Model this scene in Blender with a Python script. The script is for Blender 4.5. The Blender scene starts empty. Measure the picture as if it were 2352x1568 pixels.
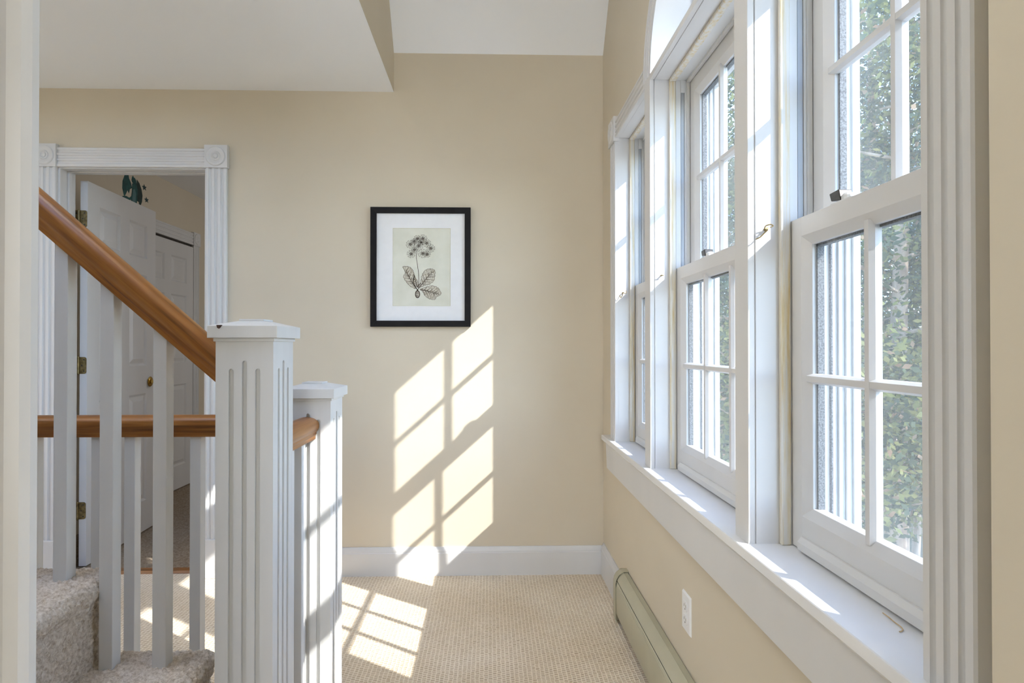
import bpy, bmesh, math, random
import numpy as np
from mathutils import Vector, Matrix

random.seed(7)
S = bpy.context.scene
COL = S.collection

# ------------------------------------------------------------------ camera
FPX, CXP = 1310.0, 1158.0
cam_d = bpy.data.cameras.new('camera')
cam_d.sensor_fit = 'HORIZONTAL'
cam_d.sensor_width = 36.0
cam_d.lens = 36.0 * FPX / 2352.0
cam_d.shift_x = (1176.0 - CXP) / 2352.0
cam_d.clip_start = 0.02
cam = bpy.data.objects.new('camera', cam_d)
COL.objects.link(cam)
cam.location = (0, 0, 1.167)
cam.rotation_euler = (math.pi / 2 + math.atan(9 / 1310.0), 0, -math.atan(0.025))
S.camera = cam

# ------------------------------------------------------------------ light
SUN_DIR = Vector((-1.533, 1.0, -1.371)).normalized()
world = bpy.data.worlds.new('sky')
S.world = world
world.use_nodes = True
wn = world.node_tree.nodes
wl = world.node_tree.links
bg = wn['Background']
sky = wn.new('ShaderNodeTexSky')
sky.sky_type = 'HOSEK_WILKIE'
sky.sun_direction = -SUN_DIR
sky.turbidity = 2.4
sky.ground_albedo = 0.4
tint = wn.new('ShaderNodeMix'); tint.data_type = 'RGBA'; tint.blend_type = 'MULTIPLY'
tint.inputs['Factor'].default_value = 1.0
tint.inputs[7].default_value = (0.945, 0.925, 0.995, 1)
wl.new(sky.outputs['Color'], tint.inputs[6])
wl.new(tint.outputs[2], bg.inputs['Color'])
bg.inputs['Strength'].default_value = 11.3

sun_d = bpy.data.lights.new('sun', 'SUN')
sun_d.energy = 2.9
sun_d.angle = math.radians(0.55)
sun_d.color = (1.0, 0.965, 0.92)
sun = bpy.data.objects.new('sun', sun_d)
COL.objects.link(sun)
sun.rotation_euler = SUN_DIR.to_track_quat('-Z', 'Y').to_euler()
sun.location = (8, -3, 8)

def area(name, loc, direction, sx, sy, watts, color):
    d = bpy.data.lights.new(name, 'AREA')
    d.shape = 'RECTANGLE'
    d.size, d.size_y = sx, sy
    d.energy = watts
    d.color = color
    o = bpy.data.objects.new(name, d)
    COL.objects.link(o)
    o.location = loc
    o.rotation_euler = Vector(direction).to_track_quat('-Z', 'Z').to_euler()
    return o

# daylight portals in the window openings (they emit nothing, they guide the sampling of the sky)
def portal(name, loc, direction, sx, sy):
    o = area(name, loc, direction, sx, sy, 1, (1, 1, 1))
    o.data.cycles.is_portal = True
portal('daylight_portal', (0.83, 1.647, 1.42), (-1, 0, 0), 1.84, 1.40)
portal('daylight_portal', (0.83, 1.6445, 2.30), (-1, 0, 0), 0.70, 0.36)
# added fill light behind the camera; the rear wall has no window
area('rear_fill', (0.06, -2.93, 1.35), (0, 1, 0), 0.76, 2.0, 9.5, (0.90, 0.95, 1.0))
# added fills above the stairwell and at the hall's far left, without real openings
area('stairwell_fill', (-1.75, 1.10, 4.38), (0, 0, -1), 2.2, 0.72, 6, (0.98, 0.98, 1.0))
area('hall_fill', (-3.16, 2.22, 0.8), (1, 0, 0), 1.0, 1.0, 1.0, (0.98, 0.98, 1.0))

# added fill that lifts the dark bedroom, unseen round the corner of the doorway
area('bedroom_fill', (0.62, 4.9, 1.45), (-1, 0, 0), 1.2, 1.2, 3.2, (0.98, 0.98, 1.0))

vs = S.view_settings
vs.view_transform = 'Standard'
vs.look = 'None'
vs.exposure = 2.28
vs.gamma = 1.0
vs.use_curve_mapping = False
S.cycles.max_bounces = 9
S.cycles.diffuse_bounces = 8
S.cycles.glossy_bounces = 2
S.cycles.transmission_bounces = 4
S.cycles.transparent_max_bounces = 12
S.cycles.caustics_reflective = False
S.cycles.use_light_tree = False
S.cycles.caustics_refractive = False

# ------------------------------------------------------------------ materials
def new_mat(name):
    m = bpy.data.materials.new(name)
    m.use_nodes = True
    n = m.node_tree.nodes
    return m, n, m.node_tree.links, n['Principled BSDF']

def ramp(n, stops):
    r = n.new('ShaderNodeValToRGB')
    els = r.color_ramp.elements
    els[0].position, els[0].color = stops[0][0], (*stops[0][1], 1)
    els[1].position, els[1].color = stops[-1][0], (*stops[-1][1], 1)
    for p, c in stops[1:-1]:
        e = els.new(p)
        e.color = (*c, 1)
    return r

def noisy(name, c1, c2, scale=4, rough=0.6, bump=0.0, bscale=200, stretch=(1, 1, 1), metal=0.0, detail=4, spec=0.5, bdist=0.002):
    m, n, l, b = new_mat(name)
    tc = n.new('ShaderNodeTexCoord')
    mp = n.new('ShaderNodeMapping')
    mp.inputs['Scale'].default_value = stretch
    l.new(tc.outputs['Object'], mp.inputs['Vector'])
    t = n.new('ShaderNodeTexNoise')
    t.inputs['Scale'].default_value = scale
    t.inputs['Detail'].default_value = detail
    l.new(mp.outputs['Vector'], t.inputs['Vector'])
    r = ramp(n, [(0.35, c1), (0.65, c2)])
    l.new(t.outputs['Fac'], r.inputs['Fac'])
    l.new(r.outputs['Color'], b.inputs['Base Color'])
    b.inputs['Roughness'].default_value = rough
    b.inputs['Metallic'].default_value = metal
    b.inputs['Specular IOR Level'].default_value = spec
    if bump:
        t2 = n.new('ShaderNodeTexNoise')
        t2.inputs['Scale'].default_value = bscale
        t2.inputs['Detail'].default_value = 3
        l.new(mp.outputs['Vector'], t2.inputs['Vector'])
        bp = n.new('ShaderNodeBump')
        bp.inputs['Strength'].default_value = bump
        bp.inputs['Distance'].default_value = bdist
        l.new(t2.outputs['Fac'], bp.inputs['Height'])
        l.new(bp.outputs['Normal'], b.inputs['Normal'])
    return m

M = {}
M['wall'] = noisy('beige_wall_paint', (0.62, 0.555, 0.44), (0.64, 0.575, 0.46), 2.5, 0.75, detail=2)
M['ceiling'] = noisy('white_ceiling_paint', (0.83, 0.85, 0.875), (0.85, 0.87, 0.895), 1.5, 0.8, detail=1)
M['white'] = noisy('white_trim_paint', (0.63, 0.63, 0.63), (0.66, 0.66, 0.66), 5, 0.38, detail=2, stretch=(1, 1, 0.12))
M['white_sill'] = noisy('white_gloss_paint', (0.72, 0.725, 0.735), (0.75, 0.755, 0.765), 6, 0.25, detail=2)
M['newel'] = noisy('white_newel_paint', (0.57, 0.572, 0.57), (0.61, 0.612, 0.61), 14, 0.42, 0.18, 55, (1, 1, 0.06))
M['vinyl'] = noisy('white_vinyl', (0.64, 0.645, 0.64), (0.67, 0.675, 0.67), 8, 0.35)
M['ext_vinyl'] = noisy('pale_grey_vinyl', (0.40, 0.41, 0.41), (0.45, 0.46, 0.46), 8, 0.5)
M['black'] = noisy('black_frame_lacquer', (0.006, 0.005, 0.005), (0.009, 0.008, 0.008), 20, 0.55, spec=0.2)
M['mat'] = noisy('white_mat_board', (0.80, 0.81, 0.83), (0.82, 0.83, 0.85), 30, 0.9)
M['paper'] = noisy('cream_green_paper', (0.66, 0.665, 0.57), (0.72, 0.725, 0.64), 12, 0.9)
M['bevel'] = noisy('mat_bevel_cut', (0.62, 0.60, 0.48), (0.66, 0.64, 0.52), 30, 0.9)
M['ink'] = noisy('sepia_ink', (0.055, 0.036, 0.026), (0.10, 0.07, 0.05), 90, 0.9)
M['wash'] = noisy('sepia_wash', (0.42, 0.38, 0.30), (0.66, 0.64, 0.55), 120, 0.9)
M['brass_old'] = noisy('aged_brass', (0.16, 0.115, 0.05), (0.34, 0.26, 0.12), 60, 0.42, metal=0.85)
M['brass'] = noisy('polished_brass', (0.55, 0.36, 0.10), (0.62, 0.42, 0.13), 20, 0.12, metal=1.0)
M['dark'] = noisy('dark_metal', (0.03, 0.027, 0.025), (0.06, 0.055, 0.05), 50, 0.35, metal=0.4)
M['steel'] = noisy('bluish_steel', (0.36, 0.385, 0.41), (0.46, 0.485, 0.51), 30, 0.5, metal=0.3, stretch=(1, 1, 0.1))
M['heater'] = noisy('olive_beige_enamel', (0.425, 0.405, 0.295), (0.455, 0.435, 0.32), 9, 0.35)
M['plastic'] = noisy('white_plastic', (0.80, 0.81, 0.82), (0.82, 0.83, 0.84), 10, 0.3)
M['gasket'] = noisy('dark_gasket', (0.045, 0.05, 0.055), (0.16, 0.17, 0.18), 300, 0.7, stretch=(1, 1, 1))
M['bare'] = noisy('bare_wood', (0.42, 0.22, 0.07), (0.55, 0.32, 0.12), 70, 0.8)
M['chip'] = noisy('dark_chip', (0.03, 0.015, 0.01), (0.07, 0.035, 0.02), 70, 0.8)
M['stem'] = noisy('dry_stem', (0.45, 0.30, 0.15), (0.60, 0.45, 0.27), 80, 0.8)
M['teal'] = noisy('teal_decal', (0.004, 0.05, 0.05), (0.012, 0.10, 0.10), 26, 0.5)
M['teal_dark'] = noisy('dark_teal_decal', (0.004, 0.022, 0.02), (0.008, 0.035, 0.032), 26, 0.5)
M['teal_light'] = noisy('grey_teal_decal', (0.06, 0.15, 0.16), (0.09, 0.19, 0.20), 26, 0.5)
M['navy'] = noisy('dark_star_decal', (0.006, 0.03, 0.035), (0.01, 0.045, 0.05), 26, 0.5)
M['bark'] = noisy('tree_bark', (0.16, 0.11, 0.075), (0.42, 0.33, 0.25), 6, 0.9, 0.5, 20, (1, 1, 0.2), bdist=0.02)
M['bounce_slab'] = noisy('pale_bounce_slab', (0.60, 0.58, 0.54), (0.68, 0.66, 0.62), 3, 0.9)
M['grass'] = noisy('lawn', (0.03, 0.042, 0.018), (0.08, 0.075, 0.04), 1.2, 0.9, 0.5, 30, bdist=0.03)

def worn_paint():
    m, n, l, b = new_mat('weathered_stop_paint')
    tc = n.new('ShaderNodeTexCoord')
    mp = n.new('ShaderNodeMapping')
    mp.inputs['Scale'].default_value = (40, 40, 1.6)
    l.new(tc.outputs['Object'], mp.inputs['Vector'])
    t = n.new('ShaderNodeTexNoise')
    t.inputs['Scale'].default_value = 2.2
    t.inputs['Detail'].default_value = 8
    t.inputs['Roughness'].default_value = 0.7
    l.new(mp.outputs['Vector'], t.inputs['Vector'])
    r = ramp(n, [(0.44, (0.67, 0.66, 0.63)), (0.56, (0.66, 0.59, 0.44)), (0.66, (0.60, 0.46, 0.22))])
    l.new(t.outputs['Fac'], r.inputs['Fac'])
    l.new(r.outputs['Color'], b.inputs['Base Color'])
    b.inputs['Roughness'].default_value = 0.5
    return m
M['worn'] = worn_paint()

def oak():
    m, n, l, b = new_mat('oak_handrail')
    tc = n.new('ShaderNodeTexCoord')
    mp = n.new('ShaderNodeMapping')
    mp.inputs['Scale'].default_value = (1.3, 26, 26)
    l.new(tc.outputs['Object'], mp.inputs['Vector'])
    t = n.new('ShaderNodeTexNoise')
    t.inputs['Scale'].default_value = 3.0
    t.inputs['Detail'].default_value = 8
    t.inputs['Distortion'].default_value = 0.6
    l.new(mp.outputs['Vector'], t.inputs['Vector'])
    r = ramp(n, [(0.30, (0.12, 0.040, 0.007)), (0.48, (0.25, 0.092, 0.016)), (0.66, (0.33, 0.135, 0.030)), (0.8, (0.40, 0.19, 0.055))])
    l.new(t.outputs['Fac'], r.inputs['Fac'])
    l.new(r.outputs['Color'], b.inputs['Base Color'])
    b.inputs['Roughness'].default_value = 0.33
    bp = n.new('ShaderNodeBump')
    bp.inputs['Strength'].default_value = 0.12
    bp.inputs['Distance'].default_value = 0.001
    l.new(t.outputs['Fac'], bp.inputs['Height'])
    l.new(bp.outputs['Normal'], b.inputs['Normal'])
    return m
M['oak'] = oak()

def loop_carpet():
    m, n, l, b = new_mat('beige_loop_carpet')
    tc = n.new('ShaderNodeTexCoord')
    # slight waviness of the woven rows
    nz = n.new('ShaderNodeTexNoise')
    nz.inputs['Scale'].default_value = 55
    nz.inputs['Detail'].default_value = 2
    l.new(tc.outputs['Object'], nz.inputs['Vector'])
    sc = n.new('ShaderNodeVectorMath'); sc.operation = 'SCALE'
    sc.inputs['Scale'].default_value = 0.010
    l.new(nz.outputs['Color'], sc.inputs[0])
    ad = n.new('ShaderNodeVectorMath'); ad.operation = 'ADD'
    l.new(tc.outputs['Object'], ad.inputs[0]); l.new(sc.outputs['Vector'], ad.inputs[1])
    br = n.new('ShaderNodeTexBrick')
    br.inputs['Scale'].default_value = 1.0
    br.inputs['Brick Width'].default_value = 0.0125
    br.inputs['Row Height'].default_value = 0.0155
    br.inputs['Mortar Size'].default_value = 0.0044
    br.inputs['Mortar Smooth'].default_value = 1.0
    br.offset = 0.5
    sx = n.new('ShaderNodeSeparateXYZ'); cx = n.new('ShaderNodeCombineXYZ')
    l.new(ad.outputs['Vector'], sx.inputs[0])
    l.new(sx.outputs['Y'], cx.inputs['X']); l.new(sx.outputs['X'], cx.inputs['Y'])
    l.new(cx.outputs[0], br.inputs['Vector'])
    br.inputs['Color1'].default_value = (0.62, 0.50, 0.36, 1)
    br.inputs['Color2'].default_value = (0.74, 0.62, 0.475, 1)
    br.inputs['Mortar'].default_value = (0.95, 0.855, 0.715, 1)
    fn = n.new('ShaderNodeTexNoise')
    fn.inputs['Scale'].default_value = 2.2
    fn.inputs['Detail'].default_value = 5
    l.new(tc.outputs['Object'], fn.inputs['Vector'])
    r = ramp(n, [(0.38, (0.90, 0.87, 0.82)), (0.62, (1, 1, 1))])
    l.new(fn.outputs['Fac'], r.inputs['Fac'])
    mx = n.new('ShaderNodeMix'); mx.data_type = 'RGBA'; mx.blend_type = 'MULTIPLY'
    mx.inputs['Factor'].default_value = 1.0
    l.new(br.outputs['Color'], mx.inputs[6]); l.new(r.outputs['Color'], mx.inputs[7])
    l.new(mx.outputs[2], b.inputs['Base Color'])
    b.inputs['Roughness'].default_value = 0.95
    b.inputs['Specular IOR Level'].default_value = 0.1
    inv = n.new('ShaderNodeMath'); inv.operation = 'MULTIPLY'
    inv.inputs[0].default_value = 1.0
    l.new(br.outputs['Fac'], inv.inputs[1])
    f2 = n.new('ShaderNodeTexNoise')
    f2.inputs['Scale'].default_value = 420
    l.new(tc.outputs['Object'], f2.inputs['Vector'])
    am = n.new('ShaderNodeMath'); am.operation = 'MULTIPLY_ADD'
    am.inputs[1].default_value = 0.45
    l.new(f2.outputs['Fac'], am.inputs[0]); l.new(inv.outputs[0], am.inputs[2])
    bp = n.new('ShaderNodeBump')
    bp.inputs['Strength'].default_value = 0.55
    bp.inputs['Distance'].default_value = 0.004
    l.new(am.outputs[0], bp.inputs['Height'])
    l.new(bp.outputs['Normal'], b.inputs['Normal'])
    return m
M['carpet'] = loop_carpet()

def shag(name, c1, c2, c3, scale):
    m, n, l, b = new_mat(name)
    tc = n.new('ShaderNodeTexCoord')
    t = n.new('ShaderNodeTexNoise')
    t.inputs['Scale'].default_value = scale
    t.inputs['Detail'].default_value = 6
    t.inputs['Roughness'].default_value = 0.7
    l.new(tc.outputs['Object'], t.inputs['Vector'])
    r = ramp(n, [(0.32, c1), (0.5, c2), (0.66, c3)])
    l.new(t.outputs['Fac'], r.inputs['Fac'])
    l.new(r.outputs['Color'], b.inputs['Base Color'])
    b.inputs['Roughness'].default_value = 0.95
    b.inputs['Specular IOR Level'].default_value = 0.05
    bp = n.new('ShaderNodeBump')
    bp.inputs['Strength'].default_value = 0.9
    bp.inputs['Distance'].default_value = 0.006
    l.new(t.outputs['Fac'], bp.inputs['Height'])
    l.new(bp.outputs['Normal'], b.inputs['Normal'])
    return m
M['shag'] = shag('stair_carpet_pile', (0.44, 0.35, 0.26), (0.68, 0.59, 0.49), (0.84, 0.76, 0.66), 110)
M['shag_room'] = shag('brown_room_carpet', (0.20, 0.15, 0.105), (0.34, 0.27, 0.20), (0.46, 0.385, 0.30), 90)

def glass():
    m, n, l, b = new_mat('window_glass')
    n.remove(b)
    out = n['Material Output']
    tr = n.new('ShaderNodeBsdfTransparent')
    tr.inputs['Color'].default_value = (0.965, 0.985, 0.98, 1)
    gl = n.new('ShaderNodeBsdfGlossy')
    gl.inputs['Roughness'].default_value = 0.03
    lw = n.new('ShaderNodeLayerWeight')
    lw.inputs['Blend'].default_value = 0.5
    pw = n.new('ShaderNodeMath'); pw.operation = 'POWER'
    pw.inputs[1].default_value = 5.0
    l.new(lw.outputs['Facing'], pw.inputs[0])
    ma = n.new('ShaderNodeMath'); ma.operation = 'MULTIPLY_ADD'
    ma.inputs[1].default_value = 0.8; ma.inputs[2].default_value = 0.05
    l.new(pw.outputs[0], ma.inputs[0])
    mx = n.new('ShaderNodeMixShader')
    l.new(ma.outputs[0], mx.inputs['Fac'])
    l.new(tr.outputs['BSDF'], mx.inputs[1]); l.new(gl.outputs['BSDF'], mx.inputs[2])
    # thin film of dust on the panes
    df = n.new('ShaderNodeBsdfTranslucent')
    df.inputs['Color'].default_value = (0.85, 0.86, 0.86, 1)
    m2 = n.new('ShaderNodeMixShader')
    m2.inputs['Fac'].default_value = 0.028
    l.new(mx.outputs['Shader'], m2.inputs[1]); l.new(df.outputs['BSDF'], m2.inputs[2])
    l.new(m2.outputs['Shader'], out.inputs['Surface'])
    return m
M['glass'] = glass()

def clear_glazing():
    m, n, l, b = new_mat('picture_glazing')
    n.remove(b)
    out = n['Material Output']
    tr = n.new('ShaderNodeBsdfTransparent')
    gl = n.new('ShaderNodeBsdfGlossy')
    gl.inputs['Roughness'].default_value = 0.05
    mx = n.new('ShaderNodeMixShader')
    mx.inputs['Fac'].default_value = 0.008
    l.new(tr.outputs['BSDF'], mx.inputs[1]); l.new(gl.outputs['BSDF'], mx.inputs[2])
    l.new(mx.outputs['Shader'], out.inputs['Surface'])
    return m
M['glazing'] = clear_glazing()

def screen_mesh():
    m, n, l, b = new_mat('insect_screen')
    n.remove(b)
    out = n['Material Output']
    tr = n.new('ShaderNodeBsdfTransparent')
    df = n.new('ShaderNodeBsdfDiffuse')
    df.inputs['Color'].default_value = (0.34, 0.36, 0.37, 1)
    mx = n.new('ShaderNodeMixShader')
    mx.inputs['Fac'].default_value = 0.30
    l.new(tr.outputs['BSDF'], mx.inputs[1]); l.new(df.outputs['BSDF'], mx.inputs[2])
    l.new(mx.outputs['Shader'], out.inputs['Surface'])
    return m
M['screen'] = screen_mesh()

def leaf(name, c1, c2):
    m, n, l, b = new_mat(name)
    n.remove(b)
    out = n['Material Output']
    tc = n.new('ShaderNodeTexCoord')
    t = n.new('ShaderNodeTexNoise')
    t.inputs['Scale'].default_value = 1.6
    l.new(tc.outputs['Object'], t.inputs['Vector'])
    r = ramp(n, [(0.35, c1), (0.65, c2)])
    l.new(t.outputs['Fac'], r.inputs['Fac'])
    df = n.new('ShaderNodeBsdfDiffuse')
    tl = n.new('ShaderNodeBsdfTranslucent')
    l.new(r.outputs['Color'], df.inputs['Color']); l.new(r.outputs['Color'], tl.inputs['Color'])
    mx = n.new('ShaderNodeMixShader')
    mx.inputs['Fac'].default_value = 0.4
    l.new(df.outputs['BSDF'], mx.inputs[1]); l.new(tl.outputs['BSDF'], mx.inputs[2])
    l.new(mx.outputs['Shader'], out.inputs['Surface'])
    return m
M['leaf_a'] = leaf('green_leaves', (0.046, 0.066, 0.042), (0.092, 0.115, 0.07))
M['leaf_b'] = leaf('yellow_green_leaves', (0.12, 0.135, 0.05), (0.2, 0.195, 0.08))
M['leaf_c'] = leaf('rusty_leaves', (0.19, 0.12, 0.075), (0.27, 0.19, 0.125))

# ------------------------------------------------------------------ geometry helpers
class MB:
    def __init__(self):
        self.v, self.f, self.mi = [], [], []
    def add(self, vs_, fs_, mi=0):
        o = len(self.v)
        self.v += [tuple(p) for p in vs_]
        self.f += [tuple(i + o for i in f) for f in fs_]
        self.mi += [mi] * len(fs_)
        return self
    def box(self, x0, x1, y0, y1, z0, z1, mi=0):
        x0, x1 = min(x0, x1), max(x0, x1); y0, y1 = min(y0, y1), max(y0, y1); z0, z1 = min(z0, z1), max(z0, z1)
        p = [(x0, y0, z0), (x1, y0, z0), (x1, y1, z0), (x0, y1, z0), (x0, y0, z1), (x1, y0, z1), (x1, y1, z1), (x0, y1, z1)]
        return self.add(p, [(0, 3, 2, 1), (4, 5, 6, 7), (0, 1, 5, 4), (1, 2, 6, 5), (2, 3, 7, 6), (3, 0, 4, 7)], mi)
    def prism(self, pts, axis, a, b, mi=0):
        """polygon extruded along an axis; pts are (y,z) for x, (x,z) for y, (x,y) for z"""
        def P(p, t):
            return {'x': (t, p[0], p[1]), 'y': (p[0], t, p[1]), 'z': (p[0], p[1], t)}[axis]
        n = len(pts)
        v = [P(p, a) for p in pts] + [P(p, b) for p in pts]
        f = [tuple(range(n))[::-1], tuple(range(n, 2 * n))] + [(i, (i + 1) % n, n + (i + 1) % n, n + i) for i in range(n)]
        return self.add(v, f, mi)
    def frustum(self, base, top, mi=0):
        n = len(base)
        f = [tuple(range(n))[::-1], tuple(range(n, 2 * n))] + [(i, (i + 1) % n, n + (i + 1) % n, n + i) for i in range(n)]
        return self.add(list(base) + list(top), f, mi)
    def sweep(self, rings, closed_ends=True, mi=0):
        """list of rings (equal length closed loops of points)"""
        n = len(rings[0]); v = []; f = []
        for r in rings: v += list(r)
        for k in range(len(rings) - 1):
            for i in range(n):
                j = (i + 1) % n
                f.append((k * n + i, k * n + j, (k + 1) * n + j, (k + 1) * n + i))
        if closed_ends:
            f.append(tuple(range(n))[::-1]); f.append(tuple((len(rings) - 1) * n + i for i in range(n)))
        return self.add(v, f, mi)
    def tube(self, pts, r, n=8, mi=0):
        pts = [Vector(p) for p in pts]
        rs = r if isinstance(r, (list, tuple)) else [r] * len(pts)
        rings = []; ref = Vector((0, 0, 1))
        for i, p in enumerate(pts):
            t = (pts[min(i + 1, len(pts) - 1)] - pts[max(i - 1, 0)]).normalized()
            if abs(t.dot(ref)) > 0.95: ref = Vector((0, 1, 0)) if abs(t.y) < 0.9 else Vector((1, 0, 0))
            u = t.cross(ref).normalized(); w = t.cross(u).normalized()
            rings.append([p + (u * math.cos(2 * math.pi * k / n) + w * math.sin(2 * math.pi * k / n)) * rs[i] for k in range(n)])
        return self.sweep(rings, True, mi)
    def lathe(self, prof, c, axis, n=24, mi=0):
        """prof: list of (radius, height along axis)"""
        ax = Vector(axis).normalized()
        u = ax.orthogonal().normalized(); w = ax.cross(u)
        rings = [[Vector(c) + ax * h + (u * math.cos(2 * math.pi * k / n) + w * math.sin(2 * math.pi * k / n)) * max(r, 1e-5) for k in range(n)] for r, h in prof]
        return self.sweep(rings, True, mi)
    def build(self, name, mat, parent=None, origin=None, local=False, bev=0.0, smooth=None, segs=2):
        pw = WL.get(parent.name, Vector((0, 0, 0))) if parent else Vector((0, 0, 0))
        if local: pw = Vector((0, 0, 0))
        og = Vector(origin) if origin is not None else pw.copy()
        me = bpy.data.meshes.new(name)
        me.from_pydata([tuple(Vector(p) - og) for p in self.v], [], self.f)
        mats = mat if isinstance(mat, list) else [mat]
        for k in mats: me.materials.append(M[k])
        me.polygons.foreach_set('material_index', self.mi)
        bm = bmesh.new(); bm.from_mesh(me)
        bmesh.ops.recalc_face_normals(bm, faces=bm.faces)
        bm.to_mesh(me); bm.free()
        if smooth is not None:
            me.polygons.foreach_set('use_smooth', [True] * len(me.polygons))
            me.set_sharp_from_angle(angle=math.radians(smooth))
        me.update()
        o = bpy.data.objects.new(name, me)
        COL.objects.link(o)
        if parent: o.parent = parent
        o.location = og - pw
        WL[o.name] = og
        if bev:
            md = o.modifiers.new('bevel', 'BEVEL')
            md.width = bev; md.segments = segs; md.limit_method = 'ANGLE'; md.angle_limit = math.radians(40)
        return o

WL = {}
def empty(name, loc):
    o = bpy.data.objects.new(name, None)
    o.empty_display_size = 0.1
    COL.objects.link(o)
    o.location = loc
    WL[o.name] = Vector(loc)
    return o
def tag(o, label, cat, group=None):
    o['label'] = label; o['category'] = cat
    if group: o['group'] = group
    return o
def struct(o, label=None):
    o['kind'] = 'structure'
    if label: o['label'] = label
    return o
def copy_part(src, parent, loc):
    c = src.copy(); COL.objects.link(c)
    c.parent = parent
    c.location = Vector(loc) - (WL[parent.name] if parent else Vector((0, 0, 0)))
    WL[c.name] = Vector(loc)
    return c

# ------------------------------------------------------------------ dimensions
D = 2.92            # hall side of the back wall
DB = 3.02           # bedroom side of the back wall
A = 0.583           # room face of the window wall
AX = 0.80           # outer face of the window wall
CF = 0.563          # face of the window casings
CL = 2.462          # flat ceiling
XE = -0.491         # edge of the flat ceiling / dormer side
XL = -3.2
ZB = 2.662          # dormer ceiling where it meets the back wall
SL = 1.38
YM = 1.6445         # centre of the middle window = dormer ridge
ZR = ZB + (D - YM) * SL
YS = 2 * YM - D     # south foot of the dormer ceiling
DX0, DX1, DZ = -2.172, -1.430, 2.0625   # bedroom doorway
ZST = 0.735         # stool top
ZH = 2.103          # window head
W3 = (0.733, 1.231); W2 = (1.298, 1.991); W1 = (2.059, 2.560)

# ------------------------------------------------------------------ shell
def shell(name, mat, fn, label=None):
    b = MB(); fn(b)
    return struct(b.build(name, mat), label)

shell('floor_hall', 'carpet', lambda b: b.box(XL, A + 0.1, -3.0, 2.985, -0.12, 0), 'beige looped carpet floor of the hall')
shell('floor_bedroom', 'shag_room', lambda b: b.box(-2.66, 0.80, 2.985, 6.6, -0.12, 0.004), 'brown carpet floor of the room behind the doorway')

def _wb(b):
    b.box(XL, DX0, D, DB, -0.12, 4.6); b.box(DX1, AX, D, DB, -0.12, 4.6); b.box(DX0, DX1, D, DB, DZ, 4.6)
wall_back = shell('wall_back', 'wall', _wb, 'beige back wall with the framed botanical print')

R0 = W2[1] - YM     # inner radius of the arch = 0.3465
NA = 40
def _wr(b):
    y0, y1 = W3[0], W1[1]
    b.box(A, AX, -3.0, y0, -0.12, 4.6)
    b.box(A, AX, y1, D + 0.12, -0.12, 4.6)
    b.box(A, AX, y0, y1, -0.12, ZST - 0.03)
    b.box(A, AX, y0, YM - R0, ZH + 0.02, 4.6)
    b.box(A, AX, YM + R0, y1, ZH + 0.02, 4.6)
    zs = ZH + 0.02
    for i in range(NA):
        a0, a1 = math.pi * i / NA, math.pi * (i + 1) / NA
        p0 = (YM + R0 * math.cos(a0), zs + R0 * math.sin(a0)); p1 = (YM + R0 * math.cos(a1), zs + R0 * math.sin(a1))
        b.prism([p0, p1, (p1[0], 4.6), (p0[0], 4.6)], 'x', A, AX)
wall_right = shell('wall_right', 'wall', _wr, 'beige window wall on the right')

def _wl(b):
    b.box(-0.95, -0.64, 0.612, 0.70, -0.12, 4.6)
shell('wall_left', 'wall', _wl, 'partition wall beside the stairs')
shell('wall_far_left', 'wall', lambda b: b.box(XL - 0.1, XL, -3.1, DB, -0.12, 4.6))
shell('wall_light_block', 'ceiling', lambda b: b.box(-0.50, -0.38, -3.0, 0.05, -0.12, 2.6))  # unseen wall added to keep the rear fill off the near casing
def _wrear(b):
    b.box(XL, AX, -3.1, -3.0, -0.12, 2.6)
shell('wall_rear', 'ceiling', _wrear)
def zdorm(y): return ZB + (D - abs(y - YM) - YM) * SL
def _wu(b):
    t = 0.08
    b.prism([(1.62, CL), (D, CL), (D, ZB + 0.02), (YM, ZR), (1.62, zdorm(1.62))], 'x', XE - t, XE)
    b.box(XL, XE, 1.54, 1.62, CL, 4.6)
    b.prism([(YS, CL), (0.70, CL), (0.70, zdorm(0.70)), (YS, ZB)], 'x', XE - t, XE)
    b.box(XE - t, A, YS - 0.08, YS, CL, ZB + 0.05)
shell('wall_dormer', 'wall', _wu, 'beige strip of wall above the lower ceiling edge')
def _ch(b):
    b.box(XL, XE - 0.08, 1.62, D, CL, CL + 0.08)
    b.box(XE - 0.08, XE, 1.62, D, CL - 0.0005, CL + 0.001)
ceil_hall = shell('ceiling_hall', 'ceiling', _ch, 'flat white ceiling over the left of the hall')
shell('ceiling_landing', 'ceiling', lambda b: b.box(XL, AX, -3.1, YS - 0.02, CL, CL + 0.08))
shell('ceiling_stairwell', 'ceiling', lambda b: b.box(XL, XE, 0.60, 1.62, 4.42, 4.5))
def _cn(b):
    b.prism([(D + 0.02, ZB - 0.02 * SL), (YM, ZR), (YM, ZR + 0.1), (D + 0.02, ZB + 0.1)], 'x', XE - 0.06, A + 0.02)
shell('ceiling_dormer', 'ceiling', _cn, 'sloping white dormer ceiling above the window wall')
def _cs(b):
    b.prism([(YS - 0.02, ZB - 0.02 * SL), (YM, ZR), (YM, ZR + 0.1), (YS - 0.02, ZB + 0.1)], 'x', XE - 0.06, A + 0.02)
shell('ceiling_dormer_south', 'ceiling', _cs)
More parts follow.
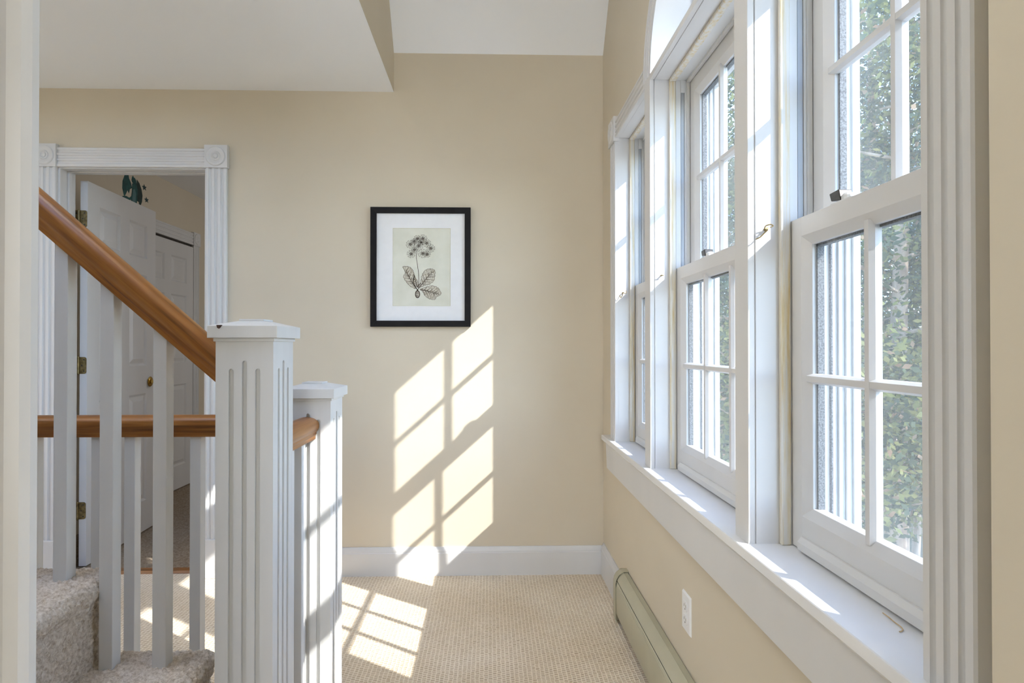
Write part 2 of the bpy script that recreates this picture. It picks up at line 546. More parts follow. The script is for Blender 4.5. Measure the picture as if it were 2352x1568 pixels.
# bedroom beyond the doorway
shell('wall_bedroom_left', 'wall', lambda b: b.box(-2.66, -2.54, DB, 6.6, -0.12, 2.6), 'dim beige bedroom wall seen through the doorway')
shell('wall_bedroom_far', 'wall', lambda b: b.box(-2.66, 0.80, 6.5, 6.6, -0.12, 2.6))
shell('wall_bedroom_right', 'wall', lambda b: b.box(0.65, 0.80, DB, 6.6, -0.12, 2.6))
shell('ceiling_bedroom', 'ceiling', lambda b: b.box(-2.66, 0.80, DB, 6.6, 2.46, 2.54))

shell('wall_right_return', 'wall', lambda b: b.box(0.502, A, -3.0, 0.56, -0.12, 2.6), 'near corner of the wall at the right edge of the view')
# near casing at the left edge of the frame
b = MB()
b.prism([(-0.66, 0.588), (-0.490, 0.588), (-0.479, 0.593), (-0.474, 0.601), (-0.474, 0.611), (-0.66, 0.611)], 'z', 0, 4.4)
t1 = struct(b.build('trim_1', 'white_sill', bev=0.001), 'white casing board at the left edge of the view')
for zz, xx in ((1.04, -0.497), (0.60, -0.492), (1.50, -0.51)):
    b = MB(); b.lathe([(0.0022, 0), (0.0018, 0.0012), (0.0001, 0.0014)], (xx, 0.588, zz), (0, -1, 0), 10)
    b.build('nail_head', 'heater', t1)

# ------------------------------------------------------------------ baseboards
def base_profile(h=0.143, t=0.016):
    return [(0, 0), (t, 0), (t, h - 0.03), (t - 0.003, h - 0.026), (t - 0.003, h - 0.018), (t - 0.008, h - 0.008), (t - 0.011, h), (0, h)]
b = MB()
b.prism([(D - p[0], p[1]) for p in base_profile()], 'x', DX1 + 0.108, A)
struct(b.build('baseboard_back', 'white', smooth=35), 'white baseboard along the back wall')
b = MB()
b.prism([(D - p[0], p[1]) for p in base_profile()], 'x', XL, DX0 - 0.11)
struct(b.build('baseboard_back_left', 'white', smooth=35))
b = MB()
b.prism([(A - p[0], p[1]) for p in base_profile(0.16)], 'y', 2.425, D - 0.016)
struct(b.build('baseboard_right', 'white', smooth=35), 'short white baseboard between corner and heater')
b = MB()
b.prism([(-2.54 + p[0], p[1]) for p in base_profile()], 'y', 5.03, 6.5)
struct(b.build('baseboard_bedroom', 'white', smooth=35))

# ------------------------------------------------------------------ fluted casing profile
def fluted(w, t, n=3, depth=0.006, fw=None, edge=None, rnd=0.003):
    """closed (u, h) profile: u across the width 0..w, h = height above the wall 0..t"""
    edge = edge or w * 0.13
    fw = fw or (w - 2 * edge) / (n * 1.75 - 0.75)
    gap = (w - 2 * edge - n * fw) / max(n - 1, 1)
    pts = [(0, 0), (0, t - rnd), (rnd, t)]
    for i in range(n):
        u = edge + i * (fw + gap)
        pts += [(u, t)]
        for k in range(1, 6):
            a = math.pi * k / 6
            pts.append((u + fw * (1 - math.cos(a)) / 2, t - depth * math.sin(a)))
        pts.append((u + fw, t))
    pts += [(w - rnd, t), (w, t - rnd), (w, 0)]
    return pts

def rosette(name, cx, cz, s, face, axis, thick, parent):
    """square corner block with turned rings; axis 'y' looks to -y, 'x' looks to -x"""
    b = MB(); h = s / 2
    prof = [(h * 0.86, 0), (h * 0.86, 0.0012), (h * 0.80, 0.0052), (h * 0.70, 0.0060), (h * 0.56, 0.0034), (h * 0.46, 0.0012), (h * 0.42, 0.0014), (h * 0.37, 0.0050), (h * 0.30, 0.0055), (h * 0.24, 0.0016), (h * 0.20, 0.0016), (h * 0.17, 0.0045), (h * 0.10, 0.0065), (0.0002, 0.0070)]
    if axis == 'y':
        b.box(cx - h, cx + h, face - thick, face, cz - h, cz + h)
        b.lathe(prof, (cx, face - thick, cz), (0, -1, 0), 32)
    else:
        b.box(face - thick, face, cx - h, cx + h, cz - h, cz + h)
        b.lathe(prof, (face - thick, cx, cz), (-1, 0, 0), 32)
    return b.build(name, 'white', parent, smooth=30)

# ------------------------------------------------------------------ bedroom doorway
dr = struct(empty('door_1', (DX0, D, 0)), 'white fluted doorway with an open six-panel door')
cw, ct = 0.104, 0.019
for nm, x0 in (('casing', DX1), ('casing', DX0 - cw)):
    b = MB(); b.prism([(x0 + u, D - h) for u, h in fluted(cw, ct, 3, 0.007, 0.018)], 'z', 0.195, DZ)
    b.build(nm, 'white', dr, smooth=40)
    b = MB(); b.box(x0 - 0.002, x0 + cw + 0.002, D - 0.024, D, 0, 0.195)
    b.build('plinth_block', 'white', dr, bev=0.003)
b = MB(); b.prism([(D - h, DZ + u) for u, h in fluted(0.096, ct, 3, 0.006, 0.018)], 'x', DX0 - 0.002, DX1 + 0.002)
b.build('head_casing', 'white', dr, smooth=40)
for cx in (DX1 + cw / 2, DX0 - cw / 2):
    rosette('rosette', cx, DZ + 0.055, 0.114, D, 'y', 0.026, dr)
b = MB()
jt = 0.012
b.box(DX0 - 0.001, DX0 + jt, D - 0.003, DB + 0.004, 0, DZ)
b.box(DX1 - jt, DX1 + 0.001, D - 0.003, DB + 0.004, 0, DZ)
b.box(DX0 + jt, DX1 - jt, D - 0.003, DB + 0.004, DZ - 0.006, DZ + 0.001)
b.build('jamb', 'white', dr, bev=0.0015)
b = MB()
b.box(DX1 - jt - 0.010, DX1 - jt, D + 0.045, D + 0.07, 0, DZ - 0.006)
b.box(DX0 + jt, DX0 + jt + 0.010, D + 0.045, D + 0.07, 0, DZ - 0.006)
b.box(DX0 + jt + 0.010, DX1 - jt - 0.010, D + 0.045, D + 0.07, DZ - 0.011, DZ - 0.006)
b.build('door_stop', 'white', dr, bev=0.002)
b = MB(); b.prism([(2.965, 0), (2.975, 0.012), (3.018, 0.012), (3.026, 0.004), (3.026, 0)], 'x', DX0 + jt, DX1 - jt)
b.build('threshold', 'oak', dr)
for x0, x1 in ((DX1 - 0.001, DX1 + cw), (DX0 - cw, DX0 + 0.001)):
    b = MB(); b.box(x0, x1, DB, DB + 0.018, 0, DZ); b.build('inner_casing', 'white', dr, bev=0.003)

def door_leaf(parent, W, Hh, t, loc, rotz):
    """six panel leaf; local x along the width from the hinge, y = thickness, z up"""
    st, mid = 0.105, 0.095
    z_rows = [(0.19, 0.86), (1.035, 1.60), (1.705, 1.915)]
    sc = Hh / 2.03
    z_rows = [(a_ * sc, c_ * sc) for a_, c_ in z_rows]
    cols = [(st, W / 2 - mid / 2), (W / 2 + mid / 2, W - st)]
    b = MB(); h = t / 2; rc = h - 0.011
    b.box(0.01, W - 0.01, -rc, rc, 0.01, Hh - 0.01)
    b.box(0, cols[0][0], -h, h, 0, Hh); b.box(cols[1][1], W, -h, h, 0, Hh)
    b.box(cols[0][1], cols[1][0], -h, h, 0, Hh)
    zs = [0] + [q for r_ in z_rows for q in r_] + [Hh]
    for i in range(0, len(zs), 2):
        for c in cols: b.box(c[0], c[1], -h, h, zs[i], zs[i + 1])
    lf = b.build('door_leaf', 'white', parent, local=True)
    WL[lf.name] = Vector((0, 0, 0))
    lf.location = Vector(loc) - WL[parent.name]
    lf.rotation_euler = (0, 0, rotz)
    for c in cols:
        for z0, z1 in z_rows:
            b = MB()
            for s in (-1, 1):
                m0 = 0.0
                # sticking slope from the frame down to the recess
                o1 = [(c[0], s * h, z0), (c[1], s * h, z0), (c[1], s * h, z1), (c[0], s * h, z1)]
                k = 0.012
                i1 = [(c[0] + k, s * rc, z0 + k), (c[1] - k, s * rc, z0 + k), (c[1] - k, s * rc, z1 - k), (c[0] + k, s * rc, z1 - k)]
                b.add(o1 + i1, [(0, 1, 5, 4), (1, 2, 6, 5), (2, 3, 7, 6), (3, 0, 4, 7)])
                k1, k2 = 0.016, 0.042
                base = [(c[0] + k1, s * rc, z0 + k1), (c[1] - k1, s * rc, z0 + k1), (c[1] - k1, s * rc, z1 - k1), (c[0] + k1, s * rc, z1 - k1)]
                top = [(c[0] + k2, s * (h - 0.001), z0 + k2), (c[1] - k2, s * (h - 0.001), z0 + k2), (c[1] - k2, s * (h - 0.001), z1 - k2), (c[0] + k2, s * (h - 0.001), z1 - k2)]
                b.frustum(base, top)
            b.build('panel', 'white', lf, local=True)
    return lf

def knob_profile():
    return [(0.0, 0), (0.031, 0), (0.032, 0.003), (0.026, 0.008), (0.012, 0.012), (0.010, 0.026), (0.014, 0.031), (0.024, 0.037), (0.0275, 0.046), (0.026, 0.055), (0.018, 0.062), (0.0003, 0.064)]

LEAF_A = math.atan2(3.66 - 3.045, -2.178 + 2.133)
leaf1 = door_leaf(dr, 0.70, 2.02, 0.036, (-2.133, 3.048, 0.012), LEAF_A)
for s in (-1, 1):
    b = MB(); b.lathe(knob_profile(), (0.637, s * 0.018, 0.925), (0, s, 0), 24)
    b.build('door_knob', 'brass', leaf1, local=True, smooth=40)
b = MB(); b.box(0.6995, 0.7015, -0.012, 0.012, 0.89, 0.95)
b.build('latch_plate', 'brass', leaf1, local=True)
for zc in (1.82, 1.05, 0.29):
    b = MB(); hh = 0.044
    # leaf on the door edge with rounded corners (local x ~ 0 faces the hall)
    pts = []
    for (yc, zq, a0) in ((0.0, hh - 0.010, 0), (0.0, -hh + 0.010, -90)):
        for k in range(5):
            a = math.radians(a0 + (90 - k * 22.5 if a0 == 0 else k * -22.5 + 0 + 0))
    r_ = 0.011
    pts = [(0.0185, -hh), (0.0185, hh)]
    arc1 = [(-0.016 + r_ - r_ * math.sin(a), hh - r_ + r_ * math.cos(a)) for a in [math.pi / 2 * k / 5 for k in range(6)]]
    arc2 = [(-0.016 + r_ - r_ * math.cos(a), -hh + r_ - r_ * math.sin(a)) for a in [math.pi / 2 * k / 5 for k in range(6)]]
    poly = pts + arc1 + arc2
    b.prism([(y, zc + z) for y, z in poly], 'x', -0.0025, 0.0)
    b.tube([(-0.006, 0.0225, zc - hh), (-0.006, 0.0225, zc + hh)], 0.0055, 10)
    for ks in (-1, 1):
        b.lathe([(0.0055, 0), (0.004, 0.004), (0.0004, 0.006)], (-0.006, 0.0225, zc + ks * hh), (0, 0, ks), 10)
    b.box(-0.004, -0.001, 0.022, 0.046, zc - hh, zc + hh)
    hg = b.build('hinge', 'brass_old', leaf1, local=True, smooth=35)
    for yy, zz in ((-0.004, 0.030), (0.006, 0.0), (-0.004, -0.030), (0.036, 0.028), (0.036, -0.028)):
        b2 = MB(); b2.lathe([(0.0036, 0), (0.0034, 0.0008), (0.0006, 0.0009)], (-0.0024 if yy < 0.02 else -0.004, yy, zc + zz), (-1, 0, 0), 10)
        q = b2.build('screw', 'dark', leaf1, local=True)

# closet door on the bedroom's left wall
XB = -2.54
d2 = struct(empty('door_2', (XB, 4.18, 0)), 'white six-panel closet door in the dim bedroom')
l2 = door_leaf(d2, 0.76, 1.985, 0.035, (XB + 0.006, 4.90 - 0.76, 0.012), math.pi / 2)
b = MB(); b.box(XB - 0.004, XB + 0.002, 4.12, 4.915, 0, 2.02)
b.build('dark_gap', 'dark', d2)
for y0 in (4.915, 4.125 - 0.09):
    b = MB(); b.prism([(XB + h, y0 + u) for u, h in fluted(0.09, 0.022, 3, 0.006)], 'z', 0, 2.025)
    b.build('casing', 'white', d2, smooth=40)
b = MB(); b.prism([(XB + h, 2.02 + u) for u, h in fluted(0.10, 0.022, 3, 0.006)], 'y', 4.125, 4.915)
b.build('head_casing', 'white', d2, smooth=40)
for yc in (4.96, 4.08):
    b = MB(); h = 0.055
    b.box(XB, XB + 0.027, yc - h, yc + h, 2.075 - h, 2.075 + h)
    b.lathe([(h * .86, 0), (h * .8, .005), (h * .5, .001), (h * .36, .005), (h * .24, .001), (.0003, .006)], (XB + 0.027, yc, 2.075), (1, 0, 0), 24)
    b.build('rosette', 'white', d2, smooth=30)

# ------------------------------------------------------------------ windows
def profile_ring(b, y0, y1, z0, z1, xa, xb, w, bevel_x, bw, mi=0, ws=None):
    """rectangular frame in the yz plane, stiles and rails of width w (ws: bottom, top), with an inner chamfer"""
    wb, wt = ws or (w, w)
    for s, (ya, yb) in ((1, (y0, y0 + w)), (-1, (y1 - w, y1))):
        pass
    def stile(yo, s):
        pts = [(xa, yo), (xa, yo + s * w), (bevel_x, yo + s * (w + bw)), (xb, yo + s * (w + bw)), (xb, yo)]
        b.prism(pts, 'z', z0, z1, mi)
    stile(y0, 1); stile(y1, -1)
    def rail(zo, s, ww):
        pts = [(xa, zo), (xa, zo + s * ww), (bevel_x, zo + s * (ww + bw)), (xb, zo + s * (ww + bw)), (xb, zo)]
        b.prism(pts, 'y', y0 + w, y1 - w, mi)
    rail(z0, 1, wb); rail(z1, -1, wt)

def sash(win, name, y0, y1, z0, z1, xa, xb, xg, wb, wt, ncol, zmun, lift=False):
    w, bw = 0.040, 0.020
    b = MB()
    profile_ring(b, y0, y1, z0, z1, xa, xb, w, xg - 0.004, bw, ws=(wb, wt))
    sh = b.build(name, 'white', win, bev=0.0012)
    if lift:
        b = MB()
        b.prism([(xa - 0.012, z0 + 0.004), (xa - 0.012, z0 + 0.020), (xa - 0.004, z0 + 0.030), (xa, z0 + 0.031), (xa, z0 + 0.004)], 'y', y0 + w + 0.003, y1 - w - 0.003)
        b.build('lift_rail', 'white', sh, bev=0.001)
    ga, gb, gz0, gz1 = y0 + w + bw, y1 - w - bw, z0 + wb + bw, z1 - wt - bw
    mw = 0.021
    ys = [ga + (gb - ga) * k / ncol for k in range(ncol + 1)]
    def mprof(c, hw, k=0.0):
        return [(xa + 0.004 + k, c - hw * 0.55), (xa + 0.004 + k, c + hw * 0.55), (xg - 0.004, c + hw), (xg + 0.008 - k, c + hw), (xg + 0.008 - k, c - hw), (xg - 0.004, c - hw)]
    for k in range(1, ncol):
        b = MB(); b.prism(mprof(ys[k], mw / 2), 'z', gz0 - 0.01, gz1 + 0.01)
        b.build('muntin', 'white', sh)
    b = MB(); b.prism(mprof(zmun, mw / 2, 0.0006), 'y', ga - 0.01, gb + 0.01)
    b.build('muntin', 'white', sh)
    rows = [(gz0, zmun - mw / 2), (zmun + mw / 2, gz1)]
    for k in range(ncol):
        p0 = ys[k] + (mw / 2 if k else 0); p1 = ys[k + 1] - (mw / 2 if k < ncol - 1 else 0)
        for r0, r1 in rows:
            b = MB(); e = 0.004
            b.add([(xg, p0 - e, r0 - e), (xg, p1 + e, r0 - e), (xg, p1 + e, r1 + e), (xg, p0 - e, r1 + e)], [(0, 1, 2, 3)])
            b.build('pane', 'glass', sh)
    # dark glazing gasket on the outer side
    b = MB(); g = 0.005
    for (p0, p1, q0, q1) in ((gb - g, gb, gz0, gz1), (ga, gb, gz1 - g, gz1)):
        b.box(xg + 0.004, xb + 0.001, p0, p1, q0, q1)
    b.build('glazing_seal', 'gasket', sh)
    return sh

def sash_lock(win, yc, z):
    b = MB()
    b.prism([(0.660, z), (0.694, z), (0.694, z + 0.004), (0.660, z + 0.004)], 'y', yc - 0.032, yc + 0.032)
    b.lathe([(0.012, 0), (0.012, 0.010), (0.008, 0.014), (0.0003, 0.015)], (0.676, yc, z + 0.003), (0, 0, 1), 14)
    lk = b.build('sash_lock', 'vinyl', win, bev=0.001)
    b = MB()   # cam lever standing up, open towards the far side
    pts = [(yc + 0.006, z + 0.006), (yc + 0.036, z + 0.010), (yc + 0.042, z + 0.026), (yc + 0.012, z + 0.028)]
    b.prism(pts, 'x', 0.664, 0.690)
    b.build('lock_lever', 'dark', lk, bev=0.0015)
    return lk

def make_window(n, yy, ncol, label, lock=True, far_casing=None):
    y0, y1 = yy
    win = struct(empty('window_%d' % n, (CF, (y0 + y1) / 2, ZST)), label)
    # stops
    st = 0.012
    for ya, yb in ((y0, y0 + st), (y1 - st, y1)):
        b = MB(); b.box(0.630, 0.652, ya, yb, ZST, ZH); b.build('stop_bead', 'worn', win, bev=0.003)
    b = MB(); b.box(0.630, 0.652, y0 + st, y1 - st, ZH - st, ZH); b.build('stop_bead', 'worn', win, bev=0.003)
    # jamb liners (tracks) with a metal balance channel
    for s, yo in ((1, y0), (-1, y1)):
        b = MB()
        b.box(0.6535, 0.671, yo, yo + s * 0.006, ZST, ZH)
        b.box(0.671, 0.685, yo, yo + s * 0.002, ZST, ZH)
        b.box(0.685, 0.7025, yo, yo + s * 0.006, ZST, ZH)
        b.box(0.6915, 0.7025, yo, yo + s * 0.010, ZST, ZH)
        b.box(0.7025, 0.742, yo, yo + s * 0.005, ZST, ZH)
        tk = b.build('jamb_liner', 'vinyl', win, bev=0.0008)
        b = MB(); b.box(0.6725, 0.6835, yo + s * 0.0015, yo + s * 0.0045, ZST + 0.7, ZH - 0.045)
        b.build('balance_channel', 'steel', tk)
        b = MB(); b.box(0.6705, 0.6855, yo, yo + s * 0.010, ZH - 0.048, ZH - 0.004)
        b.build('channel_cap', 'vinyl', tk, bev=0.001)
    b = MB(); b.box(0.654, 0.742, y0, y1, ZH - 0.005, ZH); b.box(0.690, 0.702, y0, y1, ZH - 0.014, ZH)
    b.build('head_liner', 'vinyl', win, bev=0.0008)
    lo = sash(win, 'lower_sash', y0 + 0.007, y1 - 0.007, ZST + 0.002, 1.437, 0.655, 0.689, 0.672, 0.072, 0.040, ncol, 1.098, True)
    up = sash(win, 'upper_sash', y0 + 0.006, y1 - 0.006, 1.398, ZH - 0.006, 0.704, 0.738, 0.721, 0.040, 0.052, ncol, 1.742)
    if lock: sash_lock(win, (y0 + y1) / 2 + (0.09 if ncol == 3 else 0.075), 1.437)
    # outer frame with its stepped white tracks, lit from outside
    b = MB()
    for s, yo in ((1, y0), (-1, y1)):
        for xa, xb, p in ((0.7425, 0.750, 0.010), (0.750, 0.757, 0.007), (0.757, 0.764, 0.0125), (0.764, 0.772, 0.0095), (0.772, 0.779, 0.015), (0.779, 0.786, 0.012), (0.786, 0.802, 0.018)):
            b.box(xa, xb, yo, yo + s * p, ZST - 0.01, ZH)
    for xa, xb, p in ((0.7425, 0.750, 0.012), (0.757, 0.764, 0.018), (0.772, 0.779, 0.024), (0.786, 0.802, 0.030)):
        b.box(xa, xb, y0, y1, ZH - p, ZH)
    b.prism([(0.69, ZST - 0.03), (0.69, ZST), (0.742, ZST - 0.002), (0.86, ZST - 0.022), (0.86, ZST - 0.045)], 'y', y0, y1)
    b.build('outer_frame', 'ext_vinyl', win, bev=0.001)
    b = MB()
    for s, yo in ((1, y0), (-1, y1)):
        b.box(0.7395, 0.7425, yo + s * 0.004, yo + s * 0.014, ZST, ZH - 0.01)
    b.build('weatherstrip', 'gasket', win)
    b = MB()
    b.add([(0.781, y0 + 0.018, ZST - 0.005), (0.781, y1 - 0.018, ZST - 0.005), (0.781, y1 - 0.018, ZH - 0.02), (0.781, y0 + 0.018, ZH - 0.02)], [(0, 1, 2, 3)])
    b.build('insect_screen', 'screen', win)
    return win

w1 = make_window(1, W1, 2, 'narrow white sash window farthest away, next to the back corner', True)
w2 = make_window(2, W2, 3, 'wider white sash window in the middle under the arch', True)
w3 = make_window(3, W3, 2, 'narrow white sash window nearest the camera', True)
# worn patches on the far jamb liners
def patch(win, y, pts):
    b = MB(); b.prism([(x, z) for x, z in pts], 'y', y - 0.0006, y)
    b.build('bare_wood_patch', 'bare', win)
patch(w2, W2[1] - 0.0055, [(0.709, 1.925), (0.720, 1.932), (0.722, 1.945), (0.713, 1.938)])
patch(w1, W1[1] - 0.0055, [(0.706, 1.99), (0.716, 2.0), (0.718, 2.02), (0.722, 1.96), (0.720, 1.93), (0.711, 1.925), (0.705, 1.95)])
patch(w1, W1[1] - 0.0055, [(0.707, 2.045), (0.713, 2.050), (0.710, 2.06)])

# window 4: half-round light over the middle window
ZA = ZH + 0.020
w4 = struct(empty('window_4', (CF, YM, ZA)), 'half-round arched window above the middle window')
def arc_pts(r, n=NA, a0=0.0, a1=math.pi):
    return [(YM + r * math.cos(a0 + (a1 - a0) * k / n), ZA + r * math.sin(a0 + (a1 - a0) * k / n)) for k in range(n + 1)]
def arc_solid(b, ri, ro, xa, xb, n=NA):
    pi, po = arc_pts(ri, n), arc_pts(ro, n)
    rings = [[(xa, *pi[k]), (xb, *pi[k]), (xb, *po[k]), (xa, *po[k])] for k in range(n + 1)]
    b.sweep(rings)
b = MB(); arc_solid(b, R0 - 0.006, R0 + 0.002, CF, AX + 0.005)
b.build('arch_reveal', 'white', w4, smooth=30)
b = MB(); arc_solid(b, R0 - 0.018, R0 - 0.005, 0.690, 0.712)
b.build('arch_stop', 'white', w4, smooth=30)
b = MB(); arc_solid(b, R0 - 0.05, R0 - 0.006, 0.742, 0.775)
b.box(0.742, 0.775, YM - R0 + 0.01, YM + R0 - 0.01, ZA, ZA + 0.045)
for a in (45, 90, 135):
    c, s = math.cos(math.radians(a)), math.sin(math.radians(a))
    p = [(YM + c * 0.09 - s * .01, ZA + s * 0.09 + c * .01), (YM + c * 0.09 + s * .01, ZA + s * 0.09 - c * .01), (YM + c * 0.31 + s * .01, ZA + s * 0.31 - c * .01), (YM + c * 0.31 - s * .01, ZA + s * 0.31 + c * .01)]
    b.prism(p, 'x', 0.748, 0.768)
arc_solid(b, 0.085, 0.108, 0.748, 0.768, 24)
b.build('fan_sash', 'white', w4, smooth=30)
b = MB(); ap = arc_pts(R0 - 0.03)
b.add([(0.758, *p) for p in ap], [tuple(range(len(ap)))])
b.build('pane', 'glass', w4)
prof = fluted(0.094, 0.020, 3, 0.006)
b = MB(); rings = []
for k in range(NA + 1):
    a = math.pi * k / NA
    rings.append([(A - h, YM + (R0 + u) * math.cos(a), ZA + (R0 + u) * math.sin(a)) for u, h in prof])
b.sweep(rings)
b.build('arch_casing', 'white', w4, smooth=40)

# trims of the window group
def stepped_post(name, y0, y1, z0, z1, label):
    b = MB()
    b.box(CF, 0.577, y0, y1, z0, z1)
    b.box(0.577, 0.580, y0 + 0.0025, y1 - 0.0025, z0, z1)
    b.box(0.580, AX + 0.01, y0, y1, z0, z1)
    return struct(b.build(name, 'white', bev=0.0015), label)
stepped_post('trim_2', W1[0] - 0.068, W1[0], ZST - 0.03, ZA, 'white mullion post between far and middle windows')
stepped_post('trim_3', W2[0] - 0.067, W2[0], ZST - 0.03, ZA, 'white mullion post between middle and near windows')
b = MB()   # head boards
y0, y1 = W2
b.box(CF, 0.577, y0, y1, ZH, ZA - 0.0005); b.box(0.577, 0.580, y0, y1, ZH + 0.002, ZA - 0.0005); b.box(0.580, AX + 0.01, y0, y1, ZH, ZA - 0.0005)
for y0, y1 in (W1, W3):
    b.box(A + 0.0002, AX + 0.01, y0, y1, ZH, ZA - 0.0005)
struct(b.build('trim_4', 'white', bev=0.0012), 'white head board across the tops of the windows')
b = MB(); cwf = 0.094
b.prism([(A - h, W1[1] + u) for u, h in fluted(cwf, 0.020, 3, 0.006)], 'z', ZST, ZH)
b.box(A - 0.003, AX + 0.005, W1[1] - 0.0005, W1[1] + 0.010, ZST, ZH)
struct(b.build('trim_5', 'white', smooth=40), 'white fluted casing beside the far window')
b = MB()
b.prism([(A - h, W3[0] - 0.083 + u) for u, h in fluted(0.083, 0.020, 3, 0.006, 0.0105, 0.014)], 'z', ZST - 0.16, ZH - 0.0003)
b.box(A - 0.003, AX + 0.005, W3[0] - 0.010, W3[0] + 0.0005, ZST, ZH)
struct(b.build('trim_6', 'white', smooth=40), 'white fluted casing nearest the camera')
b = MB()
b.prism([(A - h, ZH + u) for u, h in fluted(0.078, 0.020, 3, 0.006)], 'y', YM + R0 + 0.0925, W1[1] - 0.006)
b.box(CF + 0.0004, A, W1[0] + 0.0004, YM + R0 + 0.0924, ZH + 0.0003, ZA - 0.0003)
struct(b.build('trim_7', 'white', smooth=40), 'white fluted head casing over the far window')
b = MB()
b.prism([(A - h, ZH + u) for u, h in fluted(0.078, 0.020, 3, 0.006)], 'y', W3[0] - 0.083, YM - R0 - 0.0925)
b.box(CF + 0.0004, A, YM - R0 - 0.0924, W3[1] - 0.0004, ZH + 0.0003, ZA - 0.0003)
struct(b.build('trim_8', 'white', smooth=40), 'white fluted head casing over the near window')
r9 = rosette('trim_9', W1[1] + cwf / 2, ZH + 0.042, 0.112, A, 'x', 0.027, None)
struct(r9, 'white turned corner block at the far window head')
b = MB()   # stool
nose = [(0.690, ZST - 0.024), (0.690, ZST), (0.5425, ZST), (0.5405, ZST - 0.0015), (0.540, ZST - 0.004), (0.540, ZST - 0.021), (0.5415, ZST - 0.024)]
b.prism(nose, 'y', 0.562, 2.752)
struct(b.build('trim_10', 'white_sill', smooth=25), 'long glossy white window stool under all windows')
b = MB()
b.prism([(A, ZST - 0.024), (0.549, ZST - 0.024), (0.549, ZST - 0.030), (0.551, ZST - 0.032), (0.556, ZST - 0.150), (0.564, ZST - 0.154), (A, ZST - 0.154)], 'y', 0.60, 2.705)
struct(b.build('trim_11', 'white', bev=0.001), 'white apron board under the window stool')

# ------------------------------------------------------------------ staircase
NK, RISE, RUN = 8, 0.206, 0.240
YN, YF = 0.705, 1.452
def nose_x(k): return -0.915 + (3 - k) * RUN
stair = tag(empty('staircase', (nose_x(1), YN, 0)), 'carpeted staircase climbing to the left behind white balusters', 'staircase')
_rng = np.random.default_rng(3)
def cell_noise(P, cell):
    """distance to the nearest jittered lattice point, 0..1"""
    q = P / cell
    base = np.floor(q).astype(int)
    best = np.full(len(P), 9.0)
    for dx in (-1, 0, 1):
        for dy in (-1, 0, 1):
            for dz in (-1, 0, 1):
                c = base + np.array([dx, dy, dz])
                hsh = np.sin(c @ np.array([127.1, 311.7, 74.7])) * 43758.5453
                j = np.stack([hsh - np.floor(hsh), (hsh * 1.37) - np.floor(hsh * 1.37), (hsh * 2.11) - np.floor(hsh * 2.11)], 1)
                d = np.linalg.norm(q - (c + j), axis=1)
                best = np.minimum(best, d)
    return np.clip(best, 0, 1)
def carpet_step(k):
    zt = RISE * k; nx = nose_x(k); dense = k in (2, 3)
    st = 0.0033 if dense else 0.02
    # profile from riser foot up, over the nose, along the tread
    prof = []
    rx = nx - 0.016
    prof += [(rx, zt - RISE + 0.02 * i) for i in range(0, 7)]
    prof += [(rx + 0.002, zt - 0.060), (nx - 0.003, zt - 0.044)]
    R = 0.028
    for i in range(7):
        a = math.pi / 2 * i / 6
        prof.append((nx - R + R * math.cos(a), zt - R + R * math.sin(a)))
    prof += [(nx - R - 0.03, zt), (nx - 0.10, zt), (nx - 0.18, zt), (nx - RUN - 0.022, zt)]
    P = np.array(prof)
    seg = np.r_[0, np.cumsum(np.linalg.norm(np.diff(P, axis=0), axis=1))]
    ns = int(seg[-1] / st)
    s = np.linspace(0, seg[-1], ns)
    px = np.interp(s, seg, P[:, 0]); pz = np.interp(s, seg, P[:, 1])
    tx = np.gradient(px); tz = np.gradient(pz); L = np.hypot(tx, tz)
    nxv, nzv = tz / L, -tx / L
    if nxv[2] < 0: nxv, nzv = -nxv, -nzv
    y0 = YN if not dense else 1.05
    ys = np.linspace(y0, YF, int((YF - y0) / st))
    if dense: ys = np.r_[YN, ys]
    rr = 0.022
    shrink = np.where(ys > YF - rr, rr - np.sqrt(np.maximum(rr ** 2 - (ys - (YF - rr)) ** 2, 0)), 0)
    X = px[:, None] - nxv[:, None] * shrink[None]
    Z = pz[:, None] - nzv[:, None] * shrink[None]
    Y = np.repeat(ys[None], ns, 0)
    V = np.stack([X, Y, Z], -1).reshape(-1, 3)
    N = np.stack([np.repeat(nxv[:, None], len(ys), 1), np.zeros_like(Y), np.repeat(nzv[:, None], len(ys), 1)], -1).reshape(-1, 3)
    if dense:
        d = cell_noise(V * np.array([1.0, 1.0, 0.62]), 0.0088)
        d2 = cell_noise(V + 5.0, 0.034)
        V = V + N * ((0.5 - d) * 0.0105 + (0.5 - d2) * 0.004)[:, None]
    ny = len(ys)
    idx = np.arange(ns * ny).reshape(ns, ny)
    F = np.stack([idx[:-1, :-1], idx[1:, :-1], idx[1:, 1:], idx[:-1, 1:]], -1).reshape(-1, 4)
    fs = [tuple(f) for f in F.tolist()]
    # far end cap and the body under the tread
    vl = V.tolist()
    o = len(vl)
    vl += [[nx - RUN - 0.022, YF, zt - RISE], [nx - 0.016, YF, zt - RISE]]
    fs.append(tuple(idx[:, -1].tolist()) + (o,))
    me = bpy.data.meshes.new('step')
    org = Vector((nx, YN, zt - RISE))
    me.from_pydata([(v[0] - org.x, v[1] - org.y, v[2] - org.z) for v in vl], [], fs)
    me.materials.append(M['shag'])
    me.polygons.foreach_set('use_smooth', [True] * len(me.polygons))
    me.update()
    o_ = bpy.data.objects.new('step', me)
    COL.objects.link(o_)
    o_.parent = stair
    o_.location = org - WL[stair.name]
    return o_
for k in range(1, NK + 1): carpet_step(k)
b = MB()
pts = [(nose_x(1) - 0.03, 0)]
for k in range(1, NK + 1):
    pts += [(nose_x(k) - 0.03, RISE * k - 0.035), (nose_x(k + 1) - 0.03, RISE * k - 0.035)]
